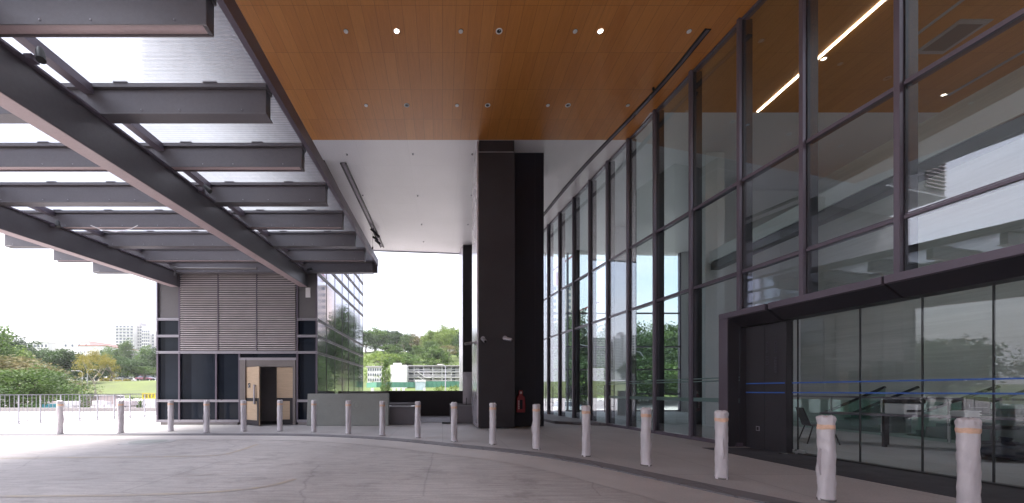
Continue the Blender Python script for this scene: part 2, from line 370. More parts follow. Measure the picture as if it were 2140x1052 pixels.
def drape(name, pts, m, dz=.06, nx=24, ny=10):   # sheet over the terrain between 4 corners
    mb = MB(); a, b, c, d = [Vector(p) for p in pts]; vs = []
    for j in range(ny+1):
        for i in range(nx+1):
            u, v_ = i/nx, j/ny; p = (a*(1-u)+b*u)*(1-v_)+(d*(1-u)+c*u)*v_; vs.append((p.x, p.y, terr(p.x, p.y)+dz))
    mb.add(vs, [(j*(nx+1)+i, j*(nx+1)+i+1, (j+1)*(nx+1)+i+1, (j+1)*(nx+1)+i) for j in range(ny) for i in range(nx)], True)
    return struct(mb.build(name, m))
drape('site_yard', [(-75,24.6),(40,24.6),(60,57),(-110,57)], M['yard'], .08, 30, 12)
drape('lawn', [(-110,58),(-14,58),(-22,112),(-160,112)], M['lawn'], .10, 30, 16)
drape('car_park', [(-160,113),(-28,113),(-34,135),(-190,135)], M['asphalt'], .10, 30, 6)

# ------------------------------------------------------------ bollards (wrapped)
def bollard_mesh(seed, h=1.0, lump=1.0):
    rnd = random.Random(seed); n = 40; rings = []; zs = [0,.012,.03,.06,.10]+[.10+i*.03 for i in range(1,29)]+[.955,.972,.985,.993]
    ph = [rnd.uniform(0, 6.28) for _ in range(12)]; bump_a = rnd.uniform(0, 6.28)
    vs = []
    for z in zs:
        for k in range(n):
            a = 2*math.pi*k/n
            r = .079+.0035*math.sin(3*a+ph[0]+z*3)+.0025*math.sin(5*a+ph[1]-z*7)+.003*math.sin(z*17+ph[2])*math.sin(a+ph[3])+.0022*math.sin(z*41+ph[4]+2*a)+.0012*math.sin(z*90+7*a+ph[5])
            r += .010*lump*max(0, math.cos(a-bump_a))**4*max(0, math.sin(z*6.5+ph[6]))**3
            if z < .05: r += .004*math.sin(7*a+ph[7])+.003
            if z > .93: r += .005*math.sin(9*a+ph[8])+.004*math.sin(4*a+ph[9])-(.012 if z > .98 else 0)-(.03 if z > .99 else 0)
            if z > .98: r += .003
            dz = (.008*math.sin(5*a+ph[10])+.006*math.sin(11*a+ph[11])) if z > .94 else 0
            vs.append((r*math.cos(a), r*math.sin(a), (z+dz)*h))
    fs = [(i*n+k, i*n+(k+1)%n, (i+1)*n+(k+1)%n, (i+1)*n+k) for i in range(len(zs)-1) for k in range(n)]
    mb = MB(); mb.add(vs, fs, True); c = len(zs)*n
    mb.v.append((0,0,1.0*h-.006)); l = (len(zs)-1)*n
    for k in range(n): mb.f.append((l+k, l+(k+1)%n, c)); mb.sm.append(True)
    band_ = MB(); vb = []
    for z in (.835,.845,.87,.885,.895):
        for k in range(n):
            a = 2*math.pi*k/n; i = min(range(len(zs)), key=lambda q: abs(zs[q]-z)); x, y, _ = vs[i*n+k]; rr = math.hypot(x, y)+(.0016 if .84 < z < .89 else -.0008)
            vb.append((rr*math.cos(a), rr*math.sin(a), (z+.002*math.sin(3*a))*h))
    band_.add(vb, [(i*n+k, i*n+(k+1)%n, (i+1)*n+(k+1)%n, (i+1)*n+k) for i in range(4) for k in range(n)], True)
    base = MB(); base.cyl(0, 0, 0, .022, .088, 28)
    flap = MB(); a0 = bump_a+1.2; vf = []
    for j in range(8):
        z = .30+j*.045; o_ = .012+.035*math.sin(math.pi*j/7)*lump
        for q, rr in ((0,.076),(1,.076+o_)):
            vf.append((rr*math.cos(a0+.06*q*math.sin(j)), rr*math.sin(a0+.06*q*math.sin(j)), z))
    vf += [(x*1.0+.002, y+.002, z) for x, y, z in vf]
    fl = []
    for j in range(7): fl += [(2*j,2*j+1,2*j+3,2*j+2), (16+2*j,18+2*j,19+2*j,17+2*j)]
    flap.add(vf, fl, True)
    return mb, band_, base, flap
BL = [ # photo x, pixels per metre, label
 (125,70,'white wrapped bollard standing in sunlight in front of the railing, leftmost of the row'),
 (252,68.5,'white wrapped bollard in sunlight before the railing, just left of the dark lobby block'),
 (357,65.5,'wrapped bollard in front of the left corner of the dark lobby block'),
 (432,68,'tallest-wrapped bollard in front of the lobby window left of the wooden door'),
 (509,66,'wrapped bollard in front of the hinge side of the open wooden door'),
 (585,65.5,'wrapped bollard in front of the closed leaf of the wooden door'),
 (656,67,'wrapped bollard at the left end of the low grey concrete wall'),
 (728,70,'wrapped bollard in front of the middle of the low grey concrete wall'),
 (799,72.3,'wrapped bollard at the right end of the low grey concrete wall'),
 (873,76,'wrapped bollard between the two dark planters'),
 (949,82,'wrapped bollard in front of the planter filled with brown soil'),
 (1030,87,'wrapped bollard in front of the tall black pillar'),
 (1121,95,'wrapped bollard in front of the blue black pillar with the red extinguisher'),
 (1225,106,'wrapped bollard in front of the far glass doors'),
 (1350,121,'wrapped bollard with a puckered top in front of the glass facade'),
 (1508,142,'wrapped bollard with loose torn wrap beside the entrance portal post'),
 (1727,177,'large wrapped bollard in front of the chair behind the entrance glass'),
 (2023,195,'nearest wrapped bollard, cut by the bottom edge of the photo at right')]
protos = []
for s_ in range(5):
    a, b, c, d = bollard_mesh(s_*13+3, 1.0, .6 if s_ < 3 else 1.0)
    protos.append((a, b, c, d))
pm = {}
for i, (x, s_, lb) in enumerate(BL):
    Y = F/s_; X = (x-PX)/s_; k = i % 3 if x < 1300 else 3+i % 2
    t_ = thing('bollard', lb, 'bollard', (X, Y, 0), 'wrapped bollards along the kerb'); t_.rotation_euler.z = i*1.3
    if k not in pm:
        a, b, c, d = protos[k]; pm[k] = []
        for mb_, nm, mm in ((a,'foam_wrap',M['wrap']),(b,'orange_band',M['band']),(c,'base_ring',M['steel']),(d,'loose_flap',M['wrap'])):
            me = bpy.data.meshes.new(nm); me.from_pydata(mb_.v, [], mb_.f); me.materials.append(mm); me.polygons.foreach_set('use_smooth', mb_.sm); me.update(); pm[k].append((nm, me))
    for nm, me in pm[k]:
        if nm == 'loose_flap' and x < 1400 and i % 3: continue
        o = bpy.data.objects.new(nm, me); COL.objects.link(o); o.parent = t_

# ------------------------------------------------------------ main building (soffits, upper volume)
HC = CH+8.51    # ceiling height
fac = [(6.47+.128*(11.79-y_), y_) for y_ in (-7.9,-6.5,-5.1,-3.7,-2.3,-.9,.4,1.8,3.2,4.65,6.10,7.53,8.9,10.35,11.79,13.13,14.4,15.7,17.1,18.55,19.9,21.25,22.65,24.0)]
bld = thing('main_building', 'large building overhead whose soffit spans the driveway, timber boards then white panels', 'building', (4,10,0))
mb = MB(); mb.box(-4.72, 6.35, -8, 13.2, HC, HC+.06); mb.box(6.35, 9.4, -8, 11.9, HC, HC+.06); mb.box(9.4, 15.0, 7.0, 11.9, HC, HC+.06); mb.box(9.4, 15.0, -8, -7, HC, HC+.06); mb.box(15.0, 16, -8, 11.9, HC, HC+.06); mb.build('wood_ceiling', M['wood_ceiling'], bld)  # gap over the interior is an added skylight opening that brightens it
MB().box(-6.15, -4.72, -8, 13.2, HC, HC+.06).build('grey_soffit', M['grey_soffit'], bld)
mb = MB(); mb.prism([(-6.15,13.2),(6.35,13.2),(6.35,11.9),(16,11.9),(16,24.6),(1.3,24.1),(-6.15,23.35)], HC, HC+.06); mb.build('white_soffit', M['white_ceiling'], bld)
mb = MB(); mb.box(-10.1, -6.15, 13.0, 23.4, HC, HC+.06); mb.build('grey_soffit', M['grey_soffit'], bld)
mb = MB(); mb.prism([(-6.15,-8),(9.4,-8),(9.4,7.0),(16,7.0),(16,24.6),(1.3,24.1),(-6.15,23.35)], HC+.06, 17); mb.box(-10.1,-6.16,13.06,23.3,HC+.06,26); mb.box(-6.15,-3,13.06,23.3,17,26); mb.build('upper_wall', M['bgrey'], bld)  # stops short over the interior to keep the added skylight gap open
MB().box(-4.9, -4.36, 14.35, 23.4, HC-.62, HC-.001).build('bulkhead', M['dark'], bld)
MB().bar((-6.15,23.37,HC-.03),(1.3,24.12,HC-.03),.04,.055).build('soffit_edge_trim', M['grey_panel'], bld)
lv = MB()
for k in range(70): z = HC+.3+k*.16; lv.hexa([(-10.05,13.0,z),(-8.7,13.0,z),(-8.7,13.06,z+.10),(-10.05,13.06,z+.10),(-10.05,12.97,z+.02),(-8.7,12.97,z+.02),(-8.7,13.05,z+.12),(-10.05,13.05,z+.12)])
lv.build('louvre', M['louvre'], bld)
pn = MB()
for k in range(10):
    z = HC+.1+k*1.55; pn.box(-8.65,-7.43,13.02,13.06,z,z+1.52); pn.box(-7.4,-6.17,13.02,13.06,z,z+1.52)
pn.build('cladding_panel', M['grey_panel'], bld)
# building walls inside / right side
MB().box(15.2, 15.5, -8, 24.4, -.3, HC).build('inner_wall', M['stone'], bld)
MB().box(6.6, 15.2, -8.2, -8, -.3, HC).build('back_wall', M['white'], bld)
MB().box(14.68, 15.2, 23.9, 24.2, 0, HC).build('end_wall', M['white'], bld)
# black pillars
pl = thing('black_pillar', 'tall square black clad pillar with a pale seam near its top and two cameras', 'pillar', (1.85,14.2,0))
mb = MB(); mb.box(1.22, 2.45, 13.2, 15.3, .03, HC-.42); bevel(mb.build('shaft', M['dark'], pl), .01)
MB().box(1.24, 2.43, 13.22, 15.28, HC-.40, HC-.002).build('head_panel', M['dark'], pl)
MB().box(1.21, 2.46, 13.19, 15.31, HC-.425, HC-.40).build('seam_trim', M['silver'], pl)
MB().box(1.17, 1.217, 13.25, 15.45, .05, HC-.02).build('side_panel', M['pale_metal'], pl)  # pale tone stands in for the sky reflected along this side
mb = MB(); 
for k in range(5): mb.box(1.3+k*.25, 1.33+k*.25, 13.22, 13.26, 0, .04)
mb.build('base_shim', M['steel'], pl)
pl2 = thing('black_pillar', 'wide blue black clad pillar carrying the red extinguisher, right of the camera pillar', 'pillar', (3.1,14.8,0))
mb = MB(); mb.box(2.47, 3.62, 13.9, 15.9, .02, HC-.003); bevel(mb.build('shaft', M['darkblue'], pl2), .01)
mb = MB(); mb.box(3.3, 3.305, 13.896, 13.9, .02, HC-.003); mb.build('panel_joint', M['black'], pl2)
pl3 = thing('black_pillar', 'slim black pillar with a pale side, seen left behind the camera pillar', 'pillar', (1.3,23,0))
mb = MB(); mb.prism([(1.20,22.7),(1.9,22.7),(1.9,24),(1.05,24)], 0, HC-.003); mb.build('shaft', M['dark'], pl3)
mb = MB(); mb.prism([(1.02,23.98),(1.17,22.72),(1.195,22.72),(1.045,24)], 0, HC-.004); mb.build('side_panel', M['pale_metal'], pl3)
b = MB()
for z in (P(0,650,13.2).z, P(0,522,13.2).z, P(0,780,13.2).z): b.box(1.222, 2.448, 13.197, 13.199, z-.004, z+.004)
b.build('panel_joint', M['black'], pl)
# security cameras
def seccam(p, dirv, label):
    t_ = thing('security_camera', label, 'camera', p, 'cameras on the pillar'); d = Vector(dirv).normalized(); p = Vector(p)
    b = MB(); b.tube([p, p+Vector((0,-.05,0))], .075, 14); b.build('wall_base', M['silver'], t_)
    c = p+Vector((0,-.09,-.03)); b = MB(); b.tube([p+Vector((0,-.04,0)), c], .022, 8); b.build('bracket', M['silver'], t_)
    b = MB(); b.tube([c-d*.02, c+d*.02, c+d*.20, c+d*.22], [.045,.062,.062,.055], 14); b.build('housing', M['silver'], t_)
    b = MB(); b.tube([c+d*.221, c+d*.235], .045, 12); b.build('lens', M['black'], t_)
seccam(P(1009,708,13.2), (.25,-.8,-.45), 'small round camera on the front left of the black pillar')
seccam(P(1055,707,13.2), (.95,-.35,-.25), 'grey bullet camera pointing right on the front of the black pillar')
p_ = Vector((1.19,13.9,CH+1.72)); t_ = thing('security_camera', 'grey bullet camera pointing left from the pale side of the black pillar', 'camera', p_, 'cameras on the pillar')
MB().tube([p_, p_+Vector((-.06,0,0))], .07, 12).build('wall_base', M['silver'], t_)
MB().tube([p_+Vector((-.05,0,0)), p_+Vector((-.16,-.03,-.02))], .02, 8).build('bracket', M['silver'], t_)
MB().tube([p_+Vector((-.14,-.03,-.01)), p_+Vector((-.40,-.08,-.06))], .05, 12).build('housing', M['grey_panel'], t_)
# extinguisher in red cover
X0, Z0 = P(1087,862,13.88).x, P(1087,862,13.88).z
t_ = thing('fire_extinguisher', 'red covered fire extinguisher hanging on the blue black pillar', 'extinguisher', (X0,13.85,Z0))
b = MB(); pf = [(-.155,0),(.155,0),(.16,.25),(.15,.50),(.13,.57),(.07,.60),(.07,.66),(.08,.72),(.05,.79),(-.05,.79),(-.08,.72),(-.07,.66),(-.07,.60),(-.13,.57),(-.15,.50),(-.16,.25)]
b.profY([(X0+a, Z0+c) for a, c in pf], 13.74, 13.895); bevel(b.build('cover', M['red'], t_), .03, 3)
MB().box(X0-.035, X0+.06, 13.735, 13.741, Z0+.12, Z0+.45).build('window_strip', M['dark_glass'], t_)
b = MB(); b.box(X0-.03, X0-.005, 13.734, 13.739, Z0+.66, Z0+.74); b.box(X0+.01, X0+.035, 13.734, 13.739, Z0+.66, Z0+.74)
for k in range(5): b.box(X0-.09, X0-.06, 13.734, 13.739, Z0+.12+k*.065, Z0+.16+k*.065)
b.build('label_print', M['white'], t_)

# ------------------------------------------------------------ ceiling fittings
row1 = [(723,'d'),(829,'l'),(963,'d'),(1043,'s'),(1202,'d'),(1255,'l'),(1440,'d')]
row2 = [(765,'d'),(850,'s'),(955,'d'),(1019,'s'),(1145,'d'),(1187,'s'),(1312,'d')]
pos = ['first','second','third','fourth','fifth','sixth','seventh']
for ri, (row, y) in enumerate(((row1,65),(row2,220))):
    Y = 8.51*F/(PY-y)
    for k, (x, kind) in enumerate(row):
        X = (x-PX)/F*Y; rn = 'nearer' if ri == 0 else 'farther'
        if kind == 'd':
            t_ = thing('ceiling_disc', f'white flush ceiling disc, {pos[k]} fitting from the left in the {rn} ceiling row', 'ceiling disc', (X,Y,HC), 'white discs in the timber ceiling')
            MB().tube([(X,Y,HC-.002),(X,Y,HC-.022)], .05, 20).build('disc', M['lamp_off'], t_)
            MB().tube([(X,Y,HC-.001),(X,Y,HC-.008)], .058, 20).build('rim', M['grey_panel'], t_)
        else:
            st = 'lit' if kind == 'l' else 'unlit dark'
            t_ = thing('downlight', f'{st} round downlight, {pos[k]} fitting from the left in the {rn} ceiling row', 'downlight', (X,Y,HC), 'downlights in the timber ceiling')
            b = MB(); nn = 24
            vs = [(X+r_*math.cos(2*math.pi*q/nn), Y+r_*math.sin(2*math.pi*q/nn), z) for r_, z in ((.078,HC-.001),(.078,HC-.012),(.058,HC-.014),(.050,HC-.004)) for q in range(nn)]
            b.add(vs, [(i*nn+q, i*nn+(q+1)%nn, (i+1)*nn+(q+1)%nn, (i+1)*nn+q) for i in range(3) for q in range(nn)], True); b.build('trim_ring', M['lamp_off'], t_)
            b = MB(); b.tube([(X,Y,HC-.003),(X,Y,HC-.006)], .051, 20); b.build('lamp_face', M['lamp_on'] if kind == 'l' else M['black'], t_)
            if kind == 's':
                b = MB(); b.tube([(X+.012,Y-.02,HC-.006),(X+.012,Y-.02,HC-.012)], .016, 12); b.build('bulb', M['silver'], t_)
for i, (x, y) in enumerate([(725,323),(863,322),(987,322),(758,408),(873,409),(985,408),(881,469),(978,469),(885,505)]):
    Y = 8.51*F/(PY-y); X = (x-PX)/F*Y
    o = MB().tube([(X,Y,HC-.001),(X,Y,HC-.03),(X,Y,HC-.05)], [.03,.03,.012], 12).build('sprinkler', M['silver'])
    rw = ['nearest','nearest','nearest','middle','middle','middle','far','far','farthest'][i]; cl = ['left','centre','right','left','centre','right','centre','right','centre'][i]
    tag(o, f'tiny sprinkler head in the white soffit, {rw} row, {cl} one', 'sprinkler', 'sprinklers in the white soffit')
# recessed linear track following the facade
trk = [(6.36,8.95),(6.24,9.14),(6.15,10.4),(5.93,11.8),(5.66,13.13),(5.42,14.4),(5.22,15.7),(5.05,17.1),(4.9,18.6),(4.74,19.9),(4.5,21.4)]; trk = [trk[0]]+smooth(trk[1:],1)
def ribbon(pts, half, z0, z1, off=0.0):
    b = MB(); a = off_curve(pts, off+half); c = off_curve(pts, off-half); n_ = len(pts)
    vs = [(p[0],p[1],z0) for p in a]+[(p[0],p[1],z0) for p in c]+[(p[0],p[1],z1) for p in a]+[(p[0],p[1],z1) for p in c]; fs = []
    for i in range(n_-1): fs += [(i,i+1,n_+i+1,n_+i),(2*n_+i,3*n_+i,3*n_+i+1,2*n_+i+1),(i,2*n_+i,2*n_+i+1,i+1),(n_+i,n_+i+1,3*n_+i+1,3*n_+i)]
    fs += [(0,n_,3*n_,2*n_),(n_-1,3*n_-1,4*n_-1,2*n_-1)]; b.add(vs, fs); return b
t_ = thing('ceiling_track', 'long dark curved track in the ceiling running beside the glass facade', 'track', (5.6,13,HC))
ribbon(trk[1:], .075, HC-.022, HC-.001).build('channel', M['black'], t_)
ribbon(trk[1:], .032, HC-.034, HC-.022).build('rail', M['frame'], t_)
p_ = (6.02,10.9); MB().tube([(p_[0]-.12,p_[1],HC-.02),(p_[0]-.1,p_[1],HC-.10)], .03, 10).build('spot_head', M['black'], t_)
t_ = thing('ceiling_track', 'straight dark double track with spotlights under the white soffit near the canopy', 'track', (-3.8,18,HC))
b = MB(); b.bar((-3.80,14.5,HC-.03),(-3.66,23.0,HC-.03),.05,.05); b.bar((-3.62,14.5,HC-.03),(-3.48,23.0,HC-.03),.05,.05); b.build('rail', M['black'], t_)
b = MB(); b.bar((-3.71,14.5,HC-.012),(-3.57,23.0,HC-.012),.13,.02); b.build('backing', M['frame'], t_)
for k, (y, a) in enumerate(((20.2,.4),(20.7,-.5),(21.2,.2),(21.7,-.3))):
    c = Vector((-3.6+.1*math.sin(k*2), y, HC-.20)); b = MB(); b.tube([(c.x,c.y,HC-.05), c], .02, 8)
    b.tube([c+Vector((-.12,-.10,.05)), c+Vector((.12,.10,-.08))], [.05,.07], 12); b.build('spot_head', M['black'], t_)
MB().tube([(-3.75,20.9,HC-.06),(-3.76,20.9,HC-.75)], .008, 6).build('hanging_cord', M['black'], t_)
MB().tube([(-3.76,20.9,HC-.75),(-3.76,20.9,HC-.83),(-3.76,20.9,HC-.92)], [.01,.05,.01], 8).build('cord_tip', M['black'], t_)

# ------------------------------------------------------------ glass canopy
SL = .037
def cz(h, Y): return CH+h+SL*Y
cn = thing('glass_canopy', 'steel and glass canopy over the driveway at left, fins hung under the glass', 'canopy', (-7.5,8,0))
YB = [14.6-1.453*k for k in range(10)][::-1]      # far edge of each fin
XR, XL = -2.60, -13.0
for k, Y in enumerate(YB):
    odd = (k % 2 == 1) # YB[2] is first visible fin
    k8 = k-1; troughs = (k8 % 2 == 1)
    y0, y1 = Y-.15, Y; zb, zt = cz(3.865, Y), cz(4.31, Y)
    b = MB()
    if troughs:
        b.box(XL, XR, y0, y0+.012, zb, zt-.09); b.box(XL, XR, y1-.012, y1, zb-.01, zt-.09); b.box(XL, XR, y0+.012, y1-.012, zb+.19, zt-.09); b.box(XR-.05, XR, y0+.012, y1-.012, zb, zb+.19)
    else:
        b.box(XL, XR, y0, y1, zb+.01, zt-.09); b.box(XL, XR+.01, y0-.012, y1+.05, zb-.012, zb+.01)
    fin = bevel(b.build('fin_beam', M['beam'], cn), .004, 1)
    MB().box(XL, XR+.02, y0-.05, y1+.01, zt-.088, zt-.03).build('top_flange', M['beam'], fin)
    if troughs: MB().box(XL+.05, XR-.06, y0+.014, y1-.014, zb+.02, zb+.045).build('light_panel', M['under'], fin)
    b = MB()
    for q in range(14):
        x = XR-.35-q*.74-(.18 if q % 2 else 0); b.tube([(x,y0-.02 if not troughs else y0-.01,zb+.05),(x,y0+.001,zb+.05)], .008, 8)
    b.build('bolt', M['silver'], fin)
    b = MB()
    for q in range(8):
        x = XR-.9-q*1.31; b.box(x, x+.2, y0-.06, y0-.02, zt-.03, zt-.005)
    b.build('glass_clamp', M['beam'], fin)
for gi, (xr, lb) in enumerate(((-5.10,'main_girder'),(-9.97,'main_girder'))):
    y0, y1 = -1.0, 14.72; s2 = .046
    b = MB(); zl = lambda y: CH+3.25+s2*y
    b.hexa([(xr-.30,y0,zl(y0)),(xr,y0,zl(y0)),(xr,y1,zl(y1)),(xr-.30,y1,zl(y1)),(xr-.30,y0,zl(y0)+.56),(xr,y0,zl(y0)+.56),(xr,y1,zl(y1)+.52),(xr-.30,y1,zl(y1)+.52)])
    g_ = bevel(b.build('main_girder', M['beam'], cn), .012)
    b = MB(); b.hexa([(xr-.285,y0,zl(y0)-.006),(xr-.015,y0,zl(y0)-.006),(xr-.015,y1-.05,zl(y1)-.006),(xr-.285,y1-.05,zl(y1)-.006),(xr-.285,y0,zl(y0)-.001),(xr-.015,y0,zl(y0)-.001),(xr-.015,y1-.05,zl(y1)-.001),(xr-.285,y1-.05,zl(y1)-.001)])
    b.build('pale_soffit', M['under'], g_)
    b = MB(); b.bar((xr+.02,y0,zl(y0)+.575),(xr+.02,y1,zl(y1)+.535),.08,.03); b.build('cable_tray', M['frame'], g_)
for x in (-5.2,-10.1):
    b = MB()
    for a, c in zip(YB[:-1], YB[1:]): b.hexa([(x-.07,a+.02,cz(4.15,a)),(x+.07,a+.02,cz(4.15,a)),(x+.07,c-.16,cz(4.15,c)),(x-.07,c-.16,cz(4.15,c)),(x-.07,a+.02,cz(4.27,a)),(x+.07,a+.02,cz(4.27,a)),(x+.07,c-.16,cz(4.27,c)),(x-.07,c-.16,cz(4.27,c))])
    b.build('purlin', M['frame'], cn)
b = MB(); b.hexa([(-2.52,-.5,cz(4.18,-.5)),(-2.44,-.5,cz(4.18,-.5)),(-2.44,14.75,cz(4.18,14.75)),(-2.52,14.75,cz(4.18,14.75)),(-2.52,-.5,cz(4.42,-.5)),(-2.44,-.5,cz(4.42,-.5)),(-2.44,14.75,cz(4.42,14.75)),(-2.52,14.75,cz(4.42,14.75))])
b.build('edge_channel', M['frame'], cn)
MB().box(XL, -2.45, 14.62, 14.70, cz(3.9,14.6), cz(4.42,14.6)).build('end_channel', M['beam'], cn)
cols = [-13.1,-10.1,-7.65,-5.2,-2.53]
for a, c in zip([YB[0]-1.4]+YB[:-1], YB):
    for xa, xb in zip(cols[:-1], cols[1:]):
        y0, y1 = a-.07, c-.08; xa_, xb_ = xa+.008, xb-.008
        b = MB(); b.hexa([(xa_,y0,cz(4.30,y0)),(xb_,y0,cz(4.30,y0)),(xb_,y1,cz(4.30,y1)),(xa_,y1,cz(4.30,y1)),(xa_,y0,cz(4.318,y0)),(xb_,y0,cz(4.318,y0)),(xb_,y1,cz(4.318,y1)),(xa_,y1,cz(4.318,y1))])
        b.build('glass_panel', M['roof_glass'], cn)
t_ = thing('drain_pipe', 'pale horizontal drain pipe with elbow along the far edge under the canopy', 'pipe', (-8.5,14.4,5.8))
za = CH+(817-561)/F*14.45
MB().tube([(-9.95,14.45,za-.28),(-9.95,14.45,za-.06),(-9.9,14.45,za-.01),(-9.8,14.45,za),(-6.9,14.45,za)], .045, 12).build('pipe_run', M['grey_panel'], t_)
MB().tube([(-10.05,14.45,za+.01),(-9.85,14.45,za+.01)], .06, 12).build('elbow_joint', M['grey_panel'], t_)
def spot(p, label, d=(.3,-.2,-1)):
    t_ = thing('spotlight', label, 'spotlight', p, 'spotlights clipped to the canopy girders'); p = Vector(p); d = Vector(d).normalized()
    MB().box(p.x-.05, p.x+.05, p.y-.05, p.y+.05, p.z-.03, p.z+.03).build('clamp', M['frame'], t_)
    MB().tube([p, p+Vector((.08,0,.05))], .018, 8).build('arm', M['frame'], t_)
    c = p+Vector((.13,-.02,.04)); MB().tube([c-d*.09, c-d*.03, c+d*.09], [.03,.045,.05], 14).build('lamp_head', M['black'], t_)
spot((-5.02,4.75,CH+4.05), 'dark spotlight on top of the main girder at the left edge of the photo')
spot((-5.02,8.1,CH+4.16), 'small dark spotlight midway along the main girder', (.6,0,-.6))
spot((-5.02,14.3,CH+4.42), 'dark spotlight at the far end of the main girder beside the lobby block', (1,0,.2))
spot((-9.9,9.9,CH+4.2), 'dark spotlight on the outer girder near the left edge')
t_ = tag(MB().tube([(-9.0,9.95,cz(3.86,9.95)),(-8.75,9.98,cz(3.76,9.95)),(-8.4,10,cz(3.72,9.95)),(-8.0,9.98,cz(3.78,9.95)),(-7.8,9.95,cz(3.86,9.95))], .01, 6).build('loose_cable', M['white']), 'thin white cable sagging below a canopy fin', 'cable')

# ------------------------------------------------------------ lobby block (tower at left)
TX0, TX1, TY = -10.83, -4.79, 14.8
tw = thing('lobby_block', 'dark glass and louvre lobby block with a wooden double door under the canopy', 'building', (-7.8,14.8,0))
b = MB(); b.box(TX0+.1,-7.62,TY+.16,23.3,0,HC-.01); b.box(-5.58,TX1-.1,TY+.16,23.3,0,HC-.01); b.box(-7.62,-5.58,TY+.16,23.3,2.5,HC-.01); b.box(-7.62,-5.58,18.5,23.3,0,2.5)
b.build('core_wall', M['dark'], tw)
MB().box(-7.62,-5.58,TY+.1,18.5,.0,.012).build('lobby_floor', M['darkfloor'], tw)
MB().box(-7.61,-5.59,16.2,16.4,.02,2.49).build('lobby_back_wall', M['bgrey'], tw)
def zr(y): return CH+(PY-y)/F*TY
rows_ = [zr(880), zr(838), zr(737), zr(703), zr(668)]
def wx(x): return (x-PX)/F*TY
def fwin(xa, xb, za_, zb_):
    sp_ = xa+.03+(xb-xa-.06)*.3
    f_ = MB().box(xa+.03, xb-.03, TY+.03, TY+.05, za_, zb_).build('window', M['dark_glass'], tw)
    MB().box(sp_, xb-.05, TY+.026, TY+.0295, za_+.05, zb_-.05).build('blind', M['blind'], f_)
for xa, xb in ((TX0, -10.0), (-5.52, TX1)):
    for a, c in zip(rows_[:-1], rows_[1:]): fwin(xa, xb, a, c)
    MB().box(xa+.02, xb-.02, TY+.02, TY+.10, rows_[-1], 5.95).build('grey_panel', M['grey_panel'], tw)
for xa, xb in ((-10.0,-8.6),(-8.6,-7.72)):
    fwin(xa, xb, rows_[0], rows_[1]); fwin(xa, xb, rows_[1], rows_[2])
fwin(-7.72,-5.52, 2.5, rows_[2])
MB().box(TX0, TX1, TY+.03, TY+.15, 5.95, HC-.01).build('upper_cladding', M['bgrey'], tw)
def tran(xa, xb, z):
    b = MB(); b.box(xa, xb, TY-.06, TY+.02, z-.045, z-.012); b.box(xa, xb, TY-.06, TY+.02, z+.012, z+.045); b.box(xa, xb, TY-.03, TY+.02, z-.012, z+.012); b.build('transom', M['silver'], tw)
for z in (rows_[3], rows_[4]): tran(TX0-.04,-10.0,z); tran(-5.52,TX1+.04,z)
tran(TX0-.04, TX1+.04, rows_[2]); tran(TX0-.04,-7.72,rows_[1]); tran(-5.52,TX1+.04,rows_[1]); tran(-7.72,-5.55,2.5); tran(TX0-.04,-7.72,rows_[0]); tran(-5.52,TX1+.04,rows_[0])
for x in (TX0,-10.0,-5.52,TX1):
    MB().box(x-.03, x+.03, TY-.045, TY+.03, .1, 5.95).build('mullion', M['frame'], tw)
for x in (-8.6,-7.72): MB().box(x-.03, x+.03, TY-.045, TY+.03, .1, rows_[2]-.046).build('mullion', M['frame'], tw)
MB().box(TX0+.1,-7.8,TY+.0,TY+.15,.0,.12).build('plinth', M['concrete_far'], tw)
MB().box(-5.5,TX1-.1,TY+.0,TY+.15,.0,.12).build('plinth', M['concrete_far'], tw)
# louvre panels
for xa, xb in ((-9.96,wx(458)),(wx(458),wx(538)),(wx(538),-5.56)):
    b = MB(); z = rows_[2]+.09
    while z < 5.88:
        b.add([(xa+.02,TY-.07,z),(xb-.02,TY-.07,z),(xb-.02,TY+.02,z+.05),(xa+.02,TY+.02,z+.05),(xa+.02,TY-.07,z+.012),(xb-.02,TY-.07,z+.012),(xb-.02,TY+.02,z+.062),(xa+.02,TY+.02,z+.062)], [(3,2,1,0),(4,5,6,7),(0,1,5,4),(1,2,6,5),(2,3,7,6),(3,0,4,7)])
        b.box(xa+.02, xb-.02, TY-.074, TY-.066, z-.014, z+.022); z += .082
    lo = b.build('louvre', M['louvre'], tw)
    MB().box(xa+.02, xb-.02, TY+.03, TY+.04, rows_[2]+.05, 5.9).build('louvre_backing', M['black'], lo)
for x in (wx(458), wx(538)): MB().box(x-.015, x+.015, TY-.09, TY+.03, rows_[2]+.05, 5.9).build('louvre_divider', M['frame'], tw)
# reflective side face
ymul = [14.8,16.05,17.3,18.55,19.8,21.05,22.3,23.4]
for a, c in zip(ymul[:-1], ymul[1:]):
    o = MB().box(TX1-.03, TX1, a+.014, c-.014, .3, HC-.01).build('side_window', M['mirror_glass'], tw); o.rotation_euler = (0, 0, 0)
for y in ymul: MB().box(TX1-.04, TX1+.012, y-.013, y+.013, .3, HC-.01).build('side_mullion', M['frame'], tw)
b = MB()
for z in (.74, zr(737), zr(703), zr(668), 5.79, 6.39, 7.04, 7.7, 8.5):
    b.box(TX1+.001, TX1+.04, TY, 23.42, z-.05, z-.015); b.box(TX1+.001, TX1+.04, TY, 23.42, z+.015, z+.05)
b.build('side_transom', M['grey_panel'], tw)
